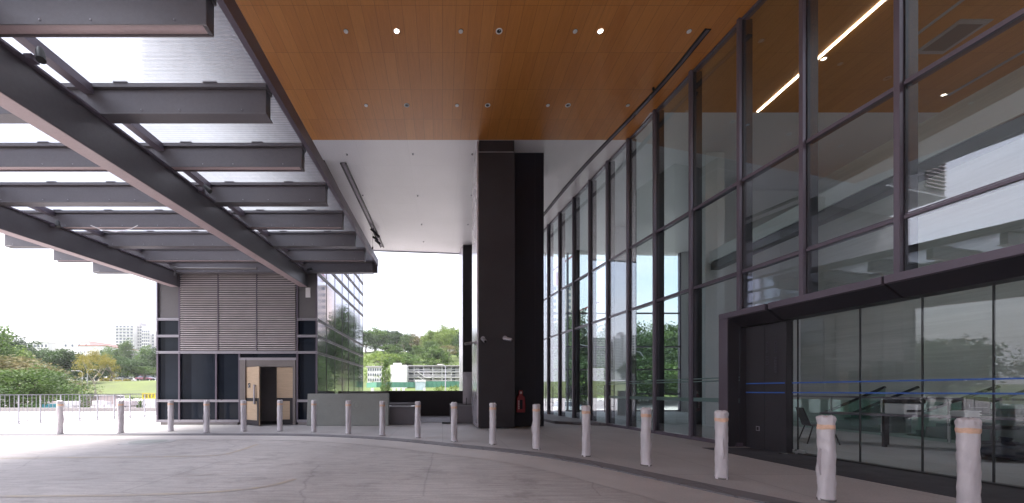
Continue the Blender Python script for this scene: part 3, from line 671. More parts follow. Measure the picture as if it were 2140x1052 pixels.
# wooden door
fr = MB(); fr.box(-7.66,-7.46,TY-.10,TY+.12,0,2.45); fr.box(-5.68,-5.58,TY-.06,TY+.12,0,2.45); fr.box(-7.46,-5.68,TY-.06,TY+.12,2.20,2.45)
fr.build('door_frame', M['door_frame'], tw)
def leaf(x0, x1, hinge_x, ang, flip):
    root_loc = Vector((hinge_x, TY, 0)); dr = bpy.data.objects.new('door', None); COL.objects.link(dr); dr.parent = tw
    dr.location = root_loc-Vector(tw.location); dr.rotation_euler.z = ang; WL[dr.name] = root_loc
    w_ = x1-x0; o0 = x0
    MB().box(x0, x1, TY-.025, TY+.02, .02, 2.18).build('leaf', M['door_wood'], dr)
    MB().box(x0+.002, x1-.002, TY-.034, TY-.026, .90, 1.02).build('black_band', M['dark'], dr)
    MB().box(x0+.002, x1-.002, TY-.034, TY-.026, .02, .20).build('kick_plate', M['dark'], dr)
    if flip: MB().box(x0+.002, x0+.10, TY-.033, TY-.0255, .2, .9).build('edge_strip', M['dark'], dr)
    else: MB().box(x1-.12, x1-.002, TY-.033, TY-.0255, .2, .9).build('edge_strip', M['dark'], dr)
    return dr
dr = leaf(-7.46, -6.50, -7.46, R(-37), False)
b = MB(); b.box(-6.76,-6.69,TY-.10,TY-.07,.80,1.52); b.box(-6.76,-6.69,TY-.07,TY-.026,.82,.86); b.box(-6.76,-6.69,TY-.07,TY-.026,1.46,1.50); b.build('handle', M['silver'], dr)
b = MB(); b.box(-7.28,-7.12,TY-.032,TY-.026,1.40,1.58); b.build('notice', M['dark'], dr)
b = MB(); b.bar((-7.24,TY-.034,1.45),(-7.17,TY-.034,1.54),.004,.02); b.box(-7.26,-7.14,TY-.034,TY-.0325,1.415,1.422); b.build('notice_print', M['white'], dr)
dr2 = leaf(-6.30, -5.68, -5.68, 0, False)
MB().box(TX1-.42,TX1-.24,TY-.012,TY+.015,CH+3.55,CH+3.92).build('paper_notice', M['white'], tw)

# ------------------------------------------------------------ low walls, planters, railing
t_ = thing('concrete_wall', 'low grey fair faced concrete wall with a faint round mark, behind the bollards', 'wall', (-3.5,14.45,0))
b = MB(); b.hexa([(-5.02,14.35,0),(-2.0,14.35,0),(-2.0,14.6,0),(-5.02,14.6,0),(-4.98,14.35,1.18),(-2.0,14.35,1.19),(-2.0,14.6,1.19),(-4.98,14.6,1.18)]); bevel(b.build('wall_body', M['wallcon'], t_), .012)
def text(s, size, loc, rot, m, name, parent, ext=.002, sp=1.0, align='CENTER'):
    c = bpy.data.curves.new(name, 'FONT'); c.body = s; c.size = size; c.extrude = ext; c.align_x = align; c.align_y = 'CENTER'; c.space_character = sp
    tmp = bpy.data.objects.new('tmp', c); COL.objects.link(tmp); bpy.context.view_layer.update()
    me = bpy.data.meshes.new_from_object(tmp.evaluated_get(bpy.context.evaluated_depsgraph_get())); bpy.data.objects.remove(tmp)
    me.materials.clear(); me.materials.append(m); mw = Matrix.Translation(Vector(loc)-(WL[parent.name] if parent else Vector((0,0,0)))) @ rot.to_matrix().to_4x4(); me.transform(mw)
    o = bpy.data.objects.new(name, me); COL.objects.link(o); o.parent = parent; return o
from mathutils import Euler
M['mark'] = mat('faint wall mark', (.33,.335,.32), .8)
cx, czz = P(745,847,14.34).x, P(745,847,14.34).z
b = MB(); nn = 32
vs = [(cx+r_*math.cos(2*math.pi*q/nn), yy, czz+r_*math.sin(2*math.pi*q/nn)) for r_, yy in ((.155,14.352),(.155,14.344),(.14,14.344),(.14,14.352)) for q in range(nn)]
b.add(vs, [(i*nn+q, i*nn+(q+1)%nn, (i+1)*nn+(q+1)%nn, (i+1)*nn+q) for i in range(3) for q in range(nn)]); b.build('round_mark', M['mark'], t_)
text('B', .2, (cx,14.348,czz), Euler((R(90),0,0)), M['mark'], 'letter_mark', t_, .003)
t_ = tag(bevel(MB().prism([(-2.9,19.8),(1.25,19.8),(1.25,20.0),(-2.9,20.0)], 0, 1.29).build('parapet_wall', M['dark']), .02), 'dark parapet wall closing the terrace behind the planters', 'wall')
t_ = tag(MB().prism([(-4.7,17.5),(-4.55,17.4),(-2.75,19.75),(-2.9,19.85)], 0, 1.27).build('parapet_wall', M['wallcon']), 'pale concrete parapet return running from the parapet to the lobby block', 'wall')
t_ = tag(MB().prism([(.93,17.9),(1.6,17.9),(1.75,18.1),(1.05,19.6)], 0, 2.15).build('side_wall', M['pale_metal']), 'pale tapered wall end beside the black pillar', 'wall')
struct(MB().prism([(-1.9,15.9),(1.35,15.9),(1.35,19.79),(-2.4,19.79)], .0, .012).build('pebble_bed', M['cobble']))
def planter(nm, x0, x1, y0, y1, h, mtop, lb, fill):
    t_ = thing('planter', lb, 'planter', ((x0+x1)/2, (y0+y1)/2, 0), 'dark metal planters'); th = .07; hz = .16
    b = MB(); b.box(x0,x1,y0,y0+th,0,h); b.box(x0,x1,y1-th,y1,0,h); b.box(x0,x0+th,y0+th,y1-th,0,h); b.box(x1-th,x1,y0+th,y1-th,0,h); bevel(b.build('trough', M['beam'], t_), .006)
    b = MB(); q = .012
    for a in ((x0-q,x1+q,y0-q,y0+hz),(x0-q,x1+q,y1-hz,y1+q),(x0-q,x0+hz,y0+hz,y1-hz),(x1-hz,x1+q,y0+hz,y1-hz)): b.box(*a, h+.002, h+.035)
    b.build('rim', mtop, t_)
    MB().box(x0+th,x1-th,y0+th,y1-th,h-.12,h-.03).build('soil', fill, t_); return t_
planter('p', -2.25,-1.08,14.75,16.0,.66,M['grey_panel'],'dark metal planter just right of the grey concrete wall',M['black'])
planter('p', -2.9,-1.1,17.1,18.3,.70,M['grey_panel'],'dark metal planter farther back against the parapet',M['black'])
planter('p', .32,1.75,15.35,17.3,.68,M['grey_panel'],'grey planter filled with brown soil left of the black pillar',M['soil'])
o = MB().tube([(.98,16.2,.6),(.99,16.2,1.0)], .018, 6).build('stake', M['black']); tag(o, 'short black stake stuck in the brown planter soil', 'stake')
tag(MB().box(-.02,.6,15.2,15.32,.0,.07).build('timber_offcut', M['black']), 'short dark board on the floor in front of the soil planter', 'board')
t_ = thing('railing', 'pale metal balustrade with close vertical bars at the left edge of the terrace', 'railing', (-16,16,0))
line = [Vector((-33,-2.5,0)), Vector((-16.9,14.7,0)), Vector((-14.3,19.6,0)), Vector((-12.1,23.9,0))]
sg = list(zip(line[:-1], line[1:])); tops = MB(); bars = MB()
for a, c in sg:
    tops.bar(a+Vector((0,0,1.13)), c+Vector((0,0,1.13)), .06, .03); tops.bar(a+Vector((0,0,.09)), c+Vector((0,0,.09)), .025, .02)
    ln = (c-a).length; np_ = max(1, round(ln/.62)); nb = np_*5
    for q in range(nb+1):
        p_ = a+(c-a)*(q/nb)
        if q % 5 == 0:
            if q == 0 and a is not line[0]: continue
            b = MB(); d_ = (c-a).normalized(); b.bar(p_, p_+Vector((0,0,1.11)), .07, .03, up=(d_.x,d_.y,0)); b.box(p_.x-.06,p_.x+.06,p_.y-.06,p_.y+.06,0,.012)
            if p_.x > -26: b.build('post', M['rail'], t_)
        else: bars.tube([p_+Vector((0,0,.1)), p_+Vector((0,0,1.115))], .009, 6, False)
tops.build('handrail', M['rail'], t_); o = bars.build('bars', M['rail'], t_); o['kind'] = 'stuff'

# ------------------------------------------------------------ glass facade
fc = thing('glass_facade', 'tall curved glass curtain wall with purple grey mullions on the right', 'curtain wall', (6.5,10,0))
TA, TB = CH+4.78, CH+2.70
def fpt(i, o_, z):
    a = Vector((fac[max(i-1,0)])); b_ = Vector(fac[min(i+1,len(fac)-1)]); t2 = (b_-a).normalized(); nrm = Vector((-t2.y, t2.x))
    return Vector((fac[i][0]+nrm.x*o_, fac[i][1]+nrm.y*o_, z))
for i, p in enumerate(fac):
    lo = .0 if p[1] > 9.2 else 3.13
    a, c = fpt(i, .0, lo), fpt(i, .0, HC-.003); t2 = (Vector(fac[min(i+1,len(fac)-1)])-Vector(fac[max(i-1,0)])).normalized()
    b = MB(); b.bar(a+Vector((-.05,0,0)), c+Vector((-.05,0,0)), .075, .085, up=(t2.y, -t2.x, 0)); mo = bevel(b.build('mullion', M['frame'], fc), .005, 1)
    b = MB(); b.bar(a+Vector((.115,0,.02)), c+Vector((.115,0,-.02)), .068, .235, up=(t2.y, -t2.x, 0)); b.build('inner_fin', M['dark'], mo)
for i in range(len(fac)-1):
    a, c = Vector(fac[i]), Vector(fac[i+1]); mid = (a+c)/2; lower = mid.y > 9.25; d = (c-a).normalized(); nrm = Vector((-d.y, d.x))*-1
    a2, c2 = a+d*.042, c-d*.042
    zs_ = ([.10, TB] if lower else [3.13, TB])
    for z in ([.09] if lower else []):
        b = MB(); b.bar((a2.x,a2.y,z/2),(c2.x,c2.y,z/2),.16,z); b.build('sill', M['frame'], fc)
    for z in (TA, TB, HC-.04):
        b = MB(); b.bar((a2.x+.04,a2.y,z),(c2.x+.04,c2.y,z),.15,.05); b.bar((a2.x+.04,a2.y,z+.05),(c2.x+.04,c2.y,z+.05) ,.10,.02) if z < 9 else None; b.build('transom', M['frame'], fc)
    for z0, z1 in (((.10,TB-.03) if lower else (3.14,TB-.03)), (TB+.03,TA-.03), (TA+.03,HC-.07)):
        b = MB(); b.bar((a2.x,a2.y,(z0+z1)/2),(c2.x,c2.y,(z0+z1)/2),.016,z1-z0); b.build('glass_pane', M['glass'], fc)
    if lower and mid.y < 15:
        for z, h in ((1.53,.03),(1.60,.03),(1.06,.10)):
            b = MB(); b.bar((a2.x-.014,a2.y,z),(c2.x-.014,c2.y,z),.003,h); b.build('frosted_stripe', M['frosted'], fc)
# pull handles on the far glass doors
for k, (x, y, Y, lb) in enumerate(((1134,862,19.6,'far'),(1197,855,17.3,'middle'),(1258,848,15.0,'near'))):
    i = min(range(len(fac)), key=lambda q: abs(fac[q][1]-Y)); px_, py_ = fac[i]; px_ -= .12; py_ -= .1
    b = MB(); b.tube([(px_-.06,py_,.5),(px_-.06,py_,1.5)], .018, 10); b.tube([(px_-.06,py_,.7),(px_+.06,py_,.7)], .012, 8); b.tube([(px_-.06,py_,1.3),(px_+.06,py_,1.3)], .012, 8)
    b.build('door_handle', M['frame'], fc)
st = MB(); st.prism([(4.4,15.2),(6.0,14.3),(6.05,14.6),(5.3,20.6),(4.0,20.6)], 0, .1); struct(st.build('door_step', M['granite']))

# portal (runs parallel to the facade, so everything here is skewed by the facade's own angle)
KS = .125
def slant(mb): mb.v = [(v[0]+KS*(9-v[1]), v[1], v[2]) for v in mb.v]; return mb
pt = thing('entrance_portal', 'low dark metal entrance portal projecting from the glass facade at right', 'portal', (6.8,6,0))
bevel(slant(MB().box(6.55,7.2,8.97,9.2,0,2.96)).build('post', M['frame'], pt), .006)
for y0, y1 in ((8.05,9.2),(6.12,7.99),(4.2,6.10),(2.1,4.18),(0,2.08),(-2.2,-.02)):
    b = MB(); b.profY([(6.55,2.97),(6.575,2.955),(6.60,2.955),(6.60,3.07),(7.16,3.10),(7.16,3.12),(6.55,3.09)], y0+.006, y1-.006); hp = slant(b).build('header_panel', M['frame'], pt)
    b = MB(); b.profY([(6.602,2.95),(6.86,2.75),(7.16,2.745),(7.16,3.095),(6.602,3.065)], y0+.006, y1-.006); slant(b).build('header_soffit', M['charcoal'], hp)
slant(MB().box(6.57,7.1,8.955,8.969,.02,2.93)).build('post_lining', M['charcoal'], pt)
slant(MB().box(6.98,7.12,8.04,8.965,0,2.74)).build('cladding', M['charcoal'], pt)
slant(MB().box(6.975,6.979,8.50,8.51,0,2.7)).build('cladding_joint', M['black'], pt)
slant(MB().box(6.97,6.979,8.62,8.70,.40,.50)).build('switch_plate', M['silver'], pt)
slant(MB().box(6.968,6.9695,8.635,8.685,.415,.485)).build('switch_face', M['dark'], pt)
yj = [8.04,7.93,6.87,6.06,5.34,4.6,3.8,3.0,2.1,1.0,-.2,-1.2,-2.2]
lg = thing('entrance_glazing', 'frameless entrance glass wall under the portal with dark joints', 'glass wall', (7.35,5,0))
for a, c in zip(yj[:-1], yj[1:]):
    slant(MB().box(7.10,7.116,c+.008,a-.008,.01,2.74)).build('glass_pane', M['glass_clear'], lg)
    slant(MB().box(7.097,7.12,a-.007,a+.007,.01,2.74)).build('joint', M['black'], lg)
slant(MB().box(7.06,7.16,-2.2,8.04,.004,.03)).build('floor_channel', M['black'], lg)
b = MB(); b.box(7.07,7.14,7.8,8.0,.03,.09); b.box(6.7,7.09,7.89,7.91,.005,.03); slant(b).build('patch_fitting', M['steel'], lg)
for z, lb in ((1.452,'upper blue warning tape line stuck across the entrance glass'),(1.252,'lower blue warning tape line stuck across the entrance glass')):
    o = slant(MB().box(7.094,7.0985,-2,8.03,z-.012,z+.012)).build('blue_tape', M['blue_tape']); tag(o, lb, 'tape')
    slant(MB().box(6.968,6.971,8.06,8.95,z-.012,z+.012)).build('tape_end', M['blue_tape'], o)
M['faint'] = mat('faint lettering', (.06,.055,.075), .5)  # dim letters stand in for lettering reflected in the dark cladding
text('OVA  EFD', .115, (7.03,8.43,2.10), Euler((R(90),R(90),R(-96))), M['faint'], 'reflected_lettering', pt, .001, 1.0)
text('OEEE  REBEEF', .115, (7.05,8.24,2.0), Euler((R(90),R(90),R(-96))), M['faint'], 'reflected_lettering', pt, .001, 1.0)

# ------------------------------------------------------------ interior
struct(MB().prism([(8.85,-8),(15.2,-8),(15.2,24.2),(4.9,24.2),(5.85,17),(6.4,13.2),(6.75,10),(6.95,9.2),(7.42,8.85)], -.002, .008).build('interior_floor', M['intfloor']))
t_ = thing('interior_beam', 'pale beam crossing behind the upper facade glass', 'beam', (9.7,8,CH+4.7))
b = MB(); b.box(9.5,9.9,-7.9,13.9,CH+4.55,CH+4.95); b.build('beam_body', M['white'], t_)
b = MB(); b.box(9.55,9.85,-7.9,13.9,CH+4.30,CH+4.549); b.build('beam_shadow_bar', M['grey_panel'], t_)  # dark bar standing for the shadow below the pale beam
t_ = thing('partition_wall', 'tall white partition wall inside the building behind the facade glass', 'wall', (12.5,8,CH+2.6))
MB().box(11.5,15.19,16.5,16.8,0.01,HC-.01).build('wall_panel', M['white'], t_)
for k, (x, y) in enumerate(((9.7,14.2),(9.2,20.5),(9.7,3.5))):
    o = bevel(MB().box(x-.35,x+.35,y-.35,y+.35,0.005,HC-.004).build('interior_column', M['white']), .02)
    tag(o, ['square white column inside, behind the middle of the facade','square white column near the far glass end inside','square white column inside behind the nearest upper panes'][k], 'column', 'white columns inside')
# end curtain wall
ew = thing('end_glazing', 'glass end wall of the interior with trees seen beyond', 'curtain wall', (9,24,0))
xs_ = [4.95+k*1.385 for k in range(8)]
for x in xs_: MB().box(x-.04,x+.04,23.95,24.15,0.01,HC-.003).build('mullion', M['frame'], ew)
for z in (.06,1.1,2.6,4.0,6.07): MB().box(4.9,14.67,23.97,24.1,z-.04,z+.04).build('transom', M['frame'], ew)
MB().box(4.95,14.67,24.03,24.045,.05,HC-.02).build('glass_sheet', M['glass_clear'], ew)
# lit and unlit linear lamps in the ceiling inside
MB_ = MB().box(9.57,9.63,7.6,11.85,HC-.02,HC-.002); tag(MB_.build('linear_lamp', M['strip_on']), 'lit warm linear lamp in the timber ceiling behind the glass', 'lamp')
tag(MB().box(11.27,11.35,3,9.6,HC-.02,HC-.002).build('linear_lamp', M['grey_strip']), 'unlit grey linear lamp in the ceiling behind the glass, nearer strip', 'lamp')
tag(MB().box(14.5,14.6,5,11.2,HC-.02,HC-.002).build('linear_lamp', M['grey_strip']), 'unlit grey linear lamp in the ceiling behind the glass, deeper strip', 'lamp')
t_ = thing('ceiling_diffuser', 'square grey air diffuser in the ceiling behind the nearest glass', 'vent', (12.2,9.3,HC))
MB().box(11.85,12.6,8.9,9.8,HC-.03,HC-.002).build('frame', M['grey_strip'], t_); MB().box(11.95,12.5,9.0,9.7,HC-.036,HC-.031).build('grille', M['grey_panel'], t_)
# balustrade and escalators
bl = thing('glass_balustrade', 'glass balustrade with dark handrail inside behind the entrance glass', 'balustrade', (12.0,10,0))
MB().bar((12.6,15.5,1.10),(12.2,5.0,1.10),.06,.05).build('handrail', M['frame'], bl)
for k in range(7):
    p0 = Vector((12.6-.4*k/7*1, 15.5-1.5*k, 0)); p1 = Vector((12.6-.4*(k+1)/7, 15.5-1.5*(k+1), 0)); b = MB(); d = (p1-p0)
    b.bar(p0+d*.02+Vector((0,0,.52)), p0+d*.98+Vector((0,0,.52)), .012, .98); b.build('glass_pane', M['glass_green'], bl)
    MB().box(p0.x-.02,p0.x+.02,p0.y-.02,p0.y+.02,.006,1.07).build('post', M['steel'], bl)
for k, (x, y) in enumerate(((13.3,13.6),(13.3,11.2),(13.3,8.9))):
    t_ = thing('escalator', ['escalator with green glass sides behind the balustrade, farthest one','escalator with green glass sides behind the balustrade, middle one','escalator with green glass sides behind the balustrade, nearest one'][k], 'escalator', (x,y,0), 'escalators inside')
    b = MB(); b.add([(x,y,.01),(x,y-1.9,.01),(x,y-1.9,1.35),(x,y,.45),(x+.02,y,.01),(x+.02,y-1.9,.01),(x+.02,y-1.9,1.35),(x+.02,y,.45)], [(0,1,2,3),(7,6,5,4),(0,4,5,1),(1,5,6,2),(2,6,7,3),(3,7,4,0)]); b.build('side_panel', M['glass_green'], t_)
    MB().bar((x,y,.50),(x,y-1.9,1.40),.07,.06).build('handrail', M['black'], t_)
    MB().bar((x+1.0,y,.50),(x+1.0,y-1.9,1.40),.07,.06).build('handrail', M['black'], t_)
    b = MB()
    for q in range(8): b.box(x+.06,x+.94,y-.22*q-.24,y-.22*q,.01,.08+q*.11)
    b.build('steps', M['grey_panel'], t_)
# desk, chair
dk = thing('desk', 'long dark desk behind the entrance glass reaching to the right edge', 'desk', (10,8.6,0))
A, B_ = Vector((9.4,9.7,0)), Vector((11.6,6.9,0)); d = (B_-A).normalized(); s_ = Vector((d.y,-d.x,0))*-1
b = MB(); b.bar((A+B_)/2*1+(-(B_-A)/2)+s_*.35+Vector((0,0,.735)), B_+s_*.35+Vector((0,0,.735)), .75, .035); b.build('desk_top', M['frame'], dk)
for q in (.30,.95):
    for u in (.06,.64):
        p_ = A+(B_-A)*q+s_*u; MB().box(p_.x-.03,p_.x+.03,p_.y-.03,p_.y+.03,.006,.717).build('leg', M['dark'], dk)
ch = thing('chair', 'dark plastic chair with splayed legs standing at the left end of the desk', 'chair', (9.17,9.5,0))
def rl(p, ang, c): 
    x, y = p[0]-c[0], p[1]-c[1]; return Vector((c[0]+x*math.cos(ang)-y*math.sin(ang), c[1]+x*math.sin(ang)+y*math.cos(ang), p[2]))
cc_ = (9.17,9.5); an = R(-20)
def chp(x, y, z): return rl((cc_[0]+x, cc_[1]+y, z), an, cc_)
b = MB(); b.hexa([chp(-.22,-.22,.43),chp(.22,-.22,.45),chp(.22,.22,.45),chp(-.22,.22,.43),chp(-.22,-.22,.455),chp(.22,-.22,.475),chp(.22,.22,.475),chp(-.22,.22,.455)]); bevel(b.build('seat', M['dark'], ch), .01)
b = MB(); b.hexa([chp(-.24,-.2,.45),chp(-.21,-.2,.45),chp(-.21,.2,.45),chp(-.24,.2,.45),chp(-.38,-.17,.88),chp(-.35,-.17,.88),chp(-.35,.17,.88),chp(-.38,.17,.88)]); bevel(b.build('backrest', M['dark'], ch), .01)
for x, y in ((-.18,-.18),(-.18,.18),(.18,-.18),(.18,.18)): MB().tube([chp(x,y,.44), chp(x*1.7,y*1.25,.006)], .013, 8).build('leg', M['dark'], ch)
oc = thing('office_chair', 'black office chair with a slotted backrest behind the desk at the right edge', 'chair', (11.3,8.0,0))
b = MB(); b.tube([(11.3,8.0,.1),(11.3,8.0,.5)], .03, 10)
for q in range(5): a = q*2*math.pi/5; b.tube([(11.3,8.0,.12),(11.3+.32*math.cos(a),8+.32*math.sin(a),.05)], .022, 6)
b.build('base', M['black'], oc); bevel(MB().box(11.05,11.55,7.76,8.24,.5,.58).build('seat', M['black'], oc), .03)
b = MB(); A2 = [(-.27,.80),(.27,.80),(.29,1.0),(.24,1.16),(-.24,1.16),(-.29,1.0)]; b.profY([(11.3+x,z) for x, z in A2], 8.22, 8.27); bevel(b.build('backrest', M['black'], oc), .02, 3)
b = MB(); b.box(11.12,11.5,8.212,8.219,.93,.945); b.box(11.12,11.135,8.212,8.219,.945,1.0); b.build('slot_trim', M['silver'], oc)
MB().tube([(11.3,8.22,.5),(11.3,8.26,.82)], .025, 8).build('back_bar', M['black'], oc)
pr = thing('office_printer', 'white printer with dark top on the desk behind the glass', 'printer', (10.6,8.9,.76))
bevel(MB().box(10.35,10.8,8.72,9.12,.755,1.0).build('body', M['white'], pr), .02); bevel(MB().box(10.33,10.82,8.70,9.14,1.002,1.10).build('lid', M['black'], pr), .02)
MB().box(10.4,10.75,8.70,8.719,.82,.86).build('paper_slot', M['black'], pr)
bx = thing('paper_stack', 'stack of white papers and folders on the desk', 'papers', (11.0,8.3,.76))
rnd = random.Random(4)
for k in range(6): q = rnd.uniform(-.03,.03); MB().box(10.8+q,11.1+q,8.0-q,8.25-q,.754+k*.02,.772+k*.02).build('sheets', M['white'], bx)
bg_ = thing('black_bag', 'black plastic bag lying on the floor under the desk at the right edge', 'bag', (10.2,7.2,0))
b = MB(); nn = 24; vs = []
for j in range(9):
    v_ = j/8; rr = math.sin(math.pi*min(v_*.9+.1, 1))**.6
    for k in range(nn):
        a = 2*math.pi*k/nn; r_ = rr*(1+.12*math.sin(3*a+j)+.08*math.sin(7*a-j*2)); vs.append((10.4+.62*r_*math.cos(a), 7.2+.42*r_*math.sin(a), .01+.34*v_*(1+.1*math.sin(4*a))))
b.add(vs, [(i*nn+k, i*nn+(k+1)%nn, (i+1)*nn+(k+1)%nn, (i+1)*nn+k) for i in range(8) for k in range(nn)]+[tuple(range(8*nn, 9*nn))], True); b.build('sack', M['dark_glass'], bg_)
MB().tube([(10.4,7.2,.34),(10.42,7.2,.42)], [.05,.09], 10).build('tied_neck', M['dark_glass'], bg_)

# ------------------------------------------------------------ road marks
def stripe(name, pts, wd, m, z):
    b = MB(); a = off_curve(pts, wd/2); c = off_curve(pts, -wd/2); n_ = len(pts)
    b.add([(p[0],p[1],z) for p in c]+[(p[0],p[1],z) for p in a], [(i,i+1,n_+i+1,n_+i) for i in range(n_-1)]); return b.build(name, m)
def worn(name, col):
    m, t, b = nodes(name); n_ = noise(t, geo(t, (1,3,1)), 3.5, 8, .8)
    t.links.new(mul(t, (.41,.377,.372), col, .5, 'MIX'), b.inputs['Base Color'])
    mm = t.nodes.new('ShaderNodeMixRGB'); mm.inputs[1].default_value = (.34,.30,.293,1); mm.inputs[2].default_value = (*col, 1)
    t.links.new(ramp(t, n_, [(.4, 0), (.7, .8)]), mm.inputs[0]); t.links.new(mm.outputs[0], b.inputs['Base Color']); b.inputs['Roughness'].default_value = .7; return m
M['ypaint'] = worn('worn yellow paint', (.50,.40,.24)); M['wpaint'] = worn('worn white paint', (.5,.47,.47))
struct(stripe('yellow_line', smooth([(-14,7.2),(-9,7.55),(-6.2,7.75),(-4.6,7.85),(-4.45,8.2),(-4.55,9.6)], 2), .10, M['ypaint'], -.024))
struct(stripe('yellow_line', smooth([(-8,4.75),(-5,4.85),(-3.2,4.95),(-2.4,5.3),(-2.2,5.8)], 2), .09, M['ypaint'], -.024))
struct(stripe('white_line', [(-5.6,5.75),(-5.15,5.9)], .08, M['wpaint'], -.024)); struct(stripe('white_line', [(-4.15,6.0),(-3.55,6.15)], .08, M['wpaint'], -.024))
t_ = thing('manhole_cover', 'round patched manhole cover in the driveway near the sunlit edge', 'manhole', (-7.6,10.05,0))
MB().cyl(-7.6,10.05,-.04,-.018,.42,32).build('cover', M['wallcon'], t_)
MB().cyl(-7.6,10.05,-.04,-.0225,.62,32).build('surround', M['pave'], t_)

# ------------------------------------------------------------ vegetation
def crown_mesh(name, seed, n_clump, n_leaf, leaf, shape, m):
    """shape(u) -> random clump centre and radius inside a unit crown"""
    rnd = random.Random(seed); vs = []; fs = []
    for _ in range(n_clump):
        c, r = shape(rnd)
        for _ in range(n_leaf):
            d = Vector((rnd.gauss(0,1), rnd.gauss(0,1), rnd.gauss(0,.8))).normalized()*r*(rnd.random()**.4)
            p = c+d; a = Vector((rnd.gauss(0,1), rnd.gauss(0,1), rnd.gauss(0,.5))).normalized(); bq = a.cross(Vector((rnd.gauss(0,1), rnd.gauss(0,1), rnd.gauss(0,1)))).normalized()
            s_ = leaf*rnd.uniform(.5,1.3); k = len(vs)
            vs += [p-a*s_*.5, p+bq*s_*.32, p+a*s_*.5, p-bq*s_*.32]; fs.append((k,k+1,k+2,k+3))
    me = bpy.data.meshes.new(name); me.from_pydata([tuple(v) for v in vs], [], fs); me.materials.append(m); me.update(); return me
def sh_round(rnd):
    d = Vector((rnd.gauss(0,1), rnd.gauss(0,1), rnd.gauss(0,1))).normalized(); r = rnd.uniform(.45, .95)
    return Vector((d.x*r*.5, d.y*r*.5, .56+d.z*r*.38)), rnd.uniform(.09,.17)
def sh_umb(rnd):
    a = rnd.uniform(0, 6.283); r = rnd.random()**.6*.5
    return Vector((r*math.cos(a), r*math.sin(a), .72+.22*(1-(r/.5)**2)-.14*rnd.random()*rnd.random()*3+.05*math.sin(5*a))), rnd.uniform(.05,.10)
def sh_tall(rnd):
    z = rnd.random(); a = rnd.uniform(0, 6.283); r = .30*math.sin(math.pi*min(.12+z*.85, 1))**.7*rnd.uniform(.5,1)
    return Vector((r*math.cos(a), r*math.sin(a), .18+z*.78)), rnd.uniform(.05,.10)
def sh_dome(rnd):
    a = rnd.uniform(0, 6.283); el = rnd.random()**.8*1.45; r = rnd.uniform(.6, 1.0)*(1+.10*math.sin(3*a+2)+.06*math.sin(7*a))
    return Vector((r*math.cos(a)*math.cos(el)*.46, r*math.sin(a)*math.cos(el)*.46, .16+r*math.sin(el)*.74)), rnd.uniform(.06,.13)
def sh_bush(rnd):
    d = Vector((rnd.gauss(0,1), rnd.gauss(0,1), abs(rnd.gauss(0,1)))).normalized(); r = rnd.uniform(.3,1)
    return Vector((d.x*r*.5, d.y*r*.5, .08+d.z*r*.8)), rnd.uniform(.1,.18)
def trunk_mesh(name, seed, top, spread, r0, m, fork=5):
    rnd = random.Random(seed); b = MB(); p = [Vector((0,0,-.03))]; 
    for k in range(1,5): p.append(Vector((rnd.uniform(-.02,.02)*k, rnd.uniform(-.02,.02)*k, top*k/4)))
    b.tube(p, [r0*1.3, r0, r0*.85, r0*.75, r0*.6], 8)
    for k in range(fork):
        a = k*6.283/fork+rnd.uniform(-.4,.4); s0 = p[2+k%3]; e = Vector((spread*math.cos(a)*rnd.uniform(.6,1), spread*math.sin(a)*rnd.uniform(.6,1), top+rnd.uniform(.15,.32)))
        mid = s0*.5+e*.5+Vector((0,0,-.03)); b.tube([s0, mid, e], [r0*.5, r0*.32, r0*.12], 6)
        e2 = e+Vector((rnd.uniform(-.12,.12), rnd.uniform(-.12,.12), .08)); b.tube([mid, e2], [r0*.25, r0*.08], 5)
    me = bpy.data.meshes.new(name); me.from_pydata(b.v, [], b.f); me.materials.append(m); me.polygons.foreach_set('use_smooth', b.sm); me.update(); return me
LF = {'dark':'leaf_dark','mid':'leaf_mid','bright':'leaf_bright','brown':'leaf_brown','yellow':'leaf_yellow'}
cache = {}
def tree(px, py_top, Y, wpx, kind, colr, label, base_y=None, group='trees beyond the terrace', var=0, X=None, H=None, W=None, pale=False, leafk=1.0):
    if X is None: X = (px-PX)/F*Y
    zb = terr(X, Y)-.1
    if H is None: H = CH+(PY-py_top)/F*Y-zb
    if kind == 'dome' and px is not None: H *= 1.09
    if W is None: W = wpx/F*Y
    key = (kind, colr, var, leafk)
    if key not in cache:
        shp = {'round':sh_round,'dome':sh_dome,'umb':sh_umb,'tall':sh_tall,'bush':sh_bush}[kind]
        nc, nl, lf = {'round':(95,80,.042),'dome':(150,64,.036),'umb':(110,60,.028),'tall':(70,60,.036),'bush':(45,50,.07)}[kind]
        nl = int(nl/leafk**1.3)
        cm = crown_mesh('crown', hash(kind)%97+var*7+3 if False else var*7+len(kind), nc, nl, lf*leafk, shp, M[LF[colr]])
        tm = None if kind == 'bush' else trunk_mesh('trunk', var+5, {'round':.42,'dome':.4,'umb':.50,'tall':.45}[kind], {'round':.26,'dome':.3,'umb':.38,'tall':.14}[kind], {'round':.030,'dome':.024,'umb':.022,'tall':.025}[kind], M['bark_pale' if pale else 'bark'])
        cache[key] = (cm, tm)
    cm, tm = cache[key]; nm = {'round':'tree','dome':'broad_tree','umb':'spreading_tree','tall':'slender_tree','bush':'bush'}[kind]
    t_ = thing(nm, label, 'bush' if kind == 'bush' else 'tree', (X,Y,zb), group); t_.rotation_euler.z = (px or X)*1.7
    t_.scale = (W, W, H)
    o = bpy.data.objects.new('crown', cm); COL.objects.link(o); o.parent = t_
    if tm: o = bpy.data.objects.new('trunk', tm); COL.objects.link(o); o.parent = t_
    return t_
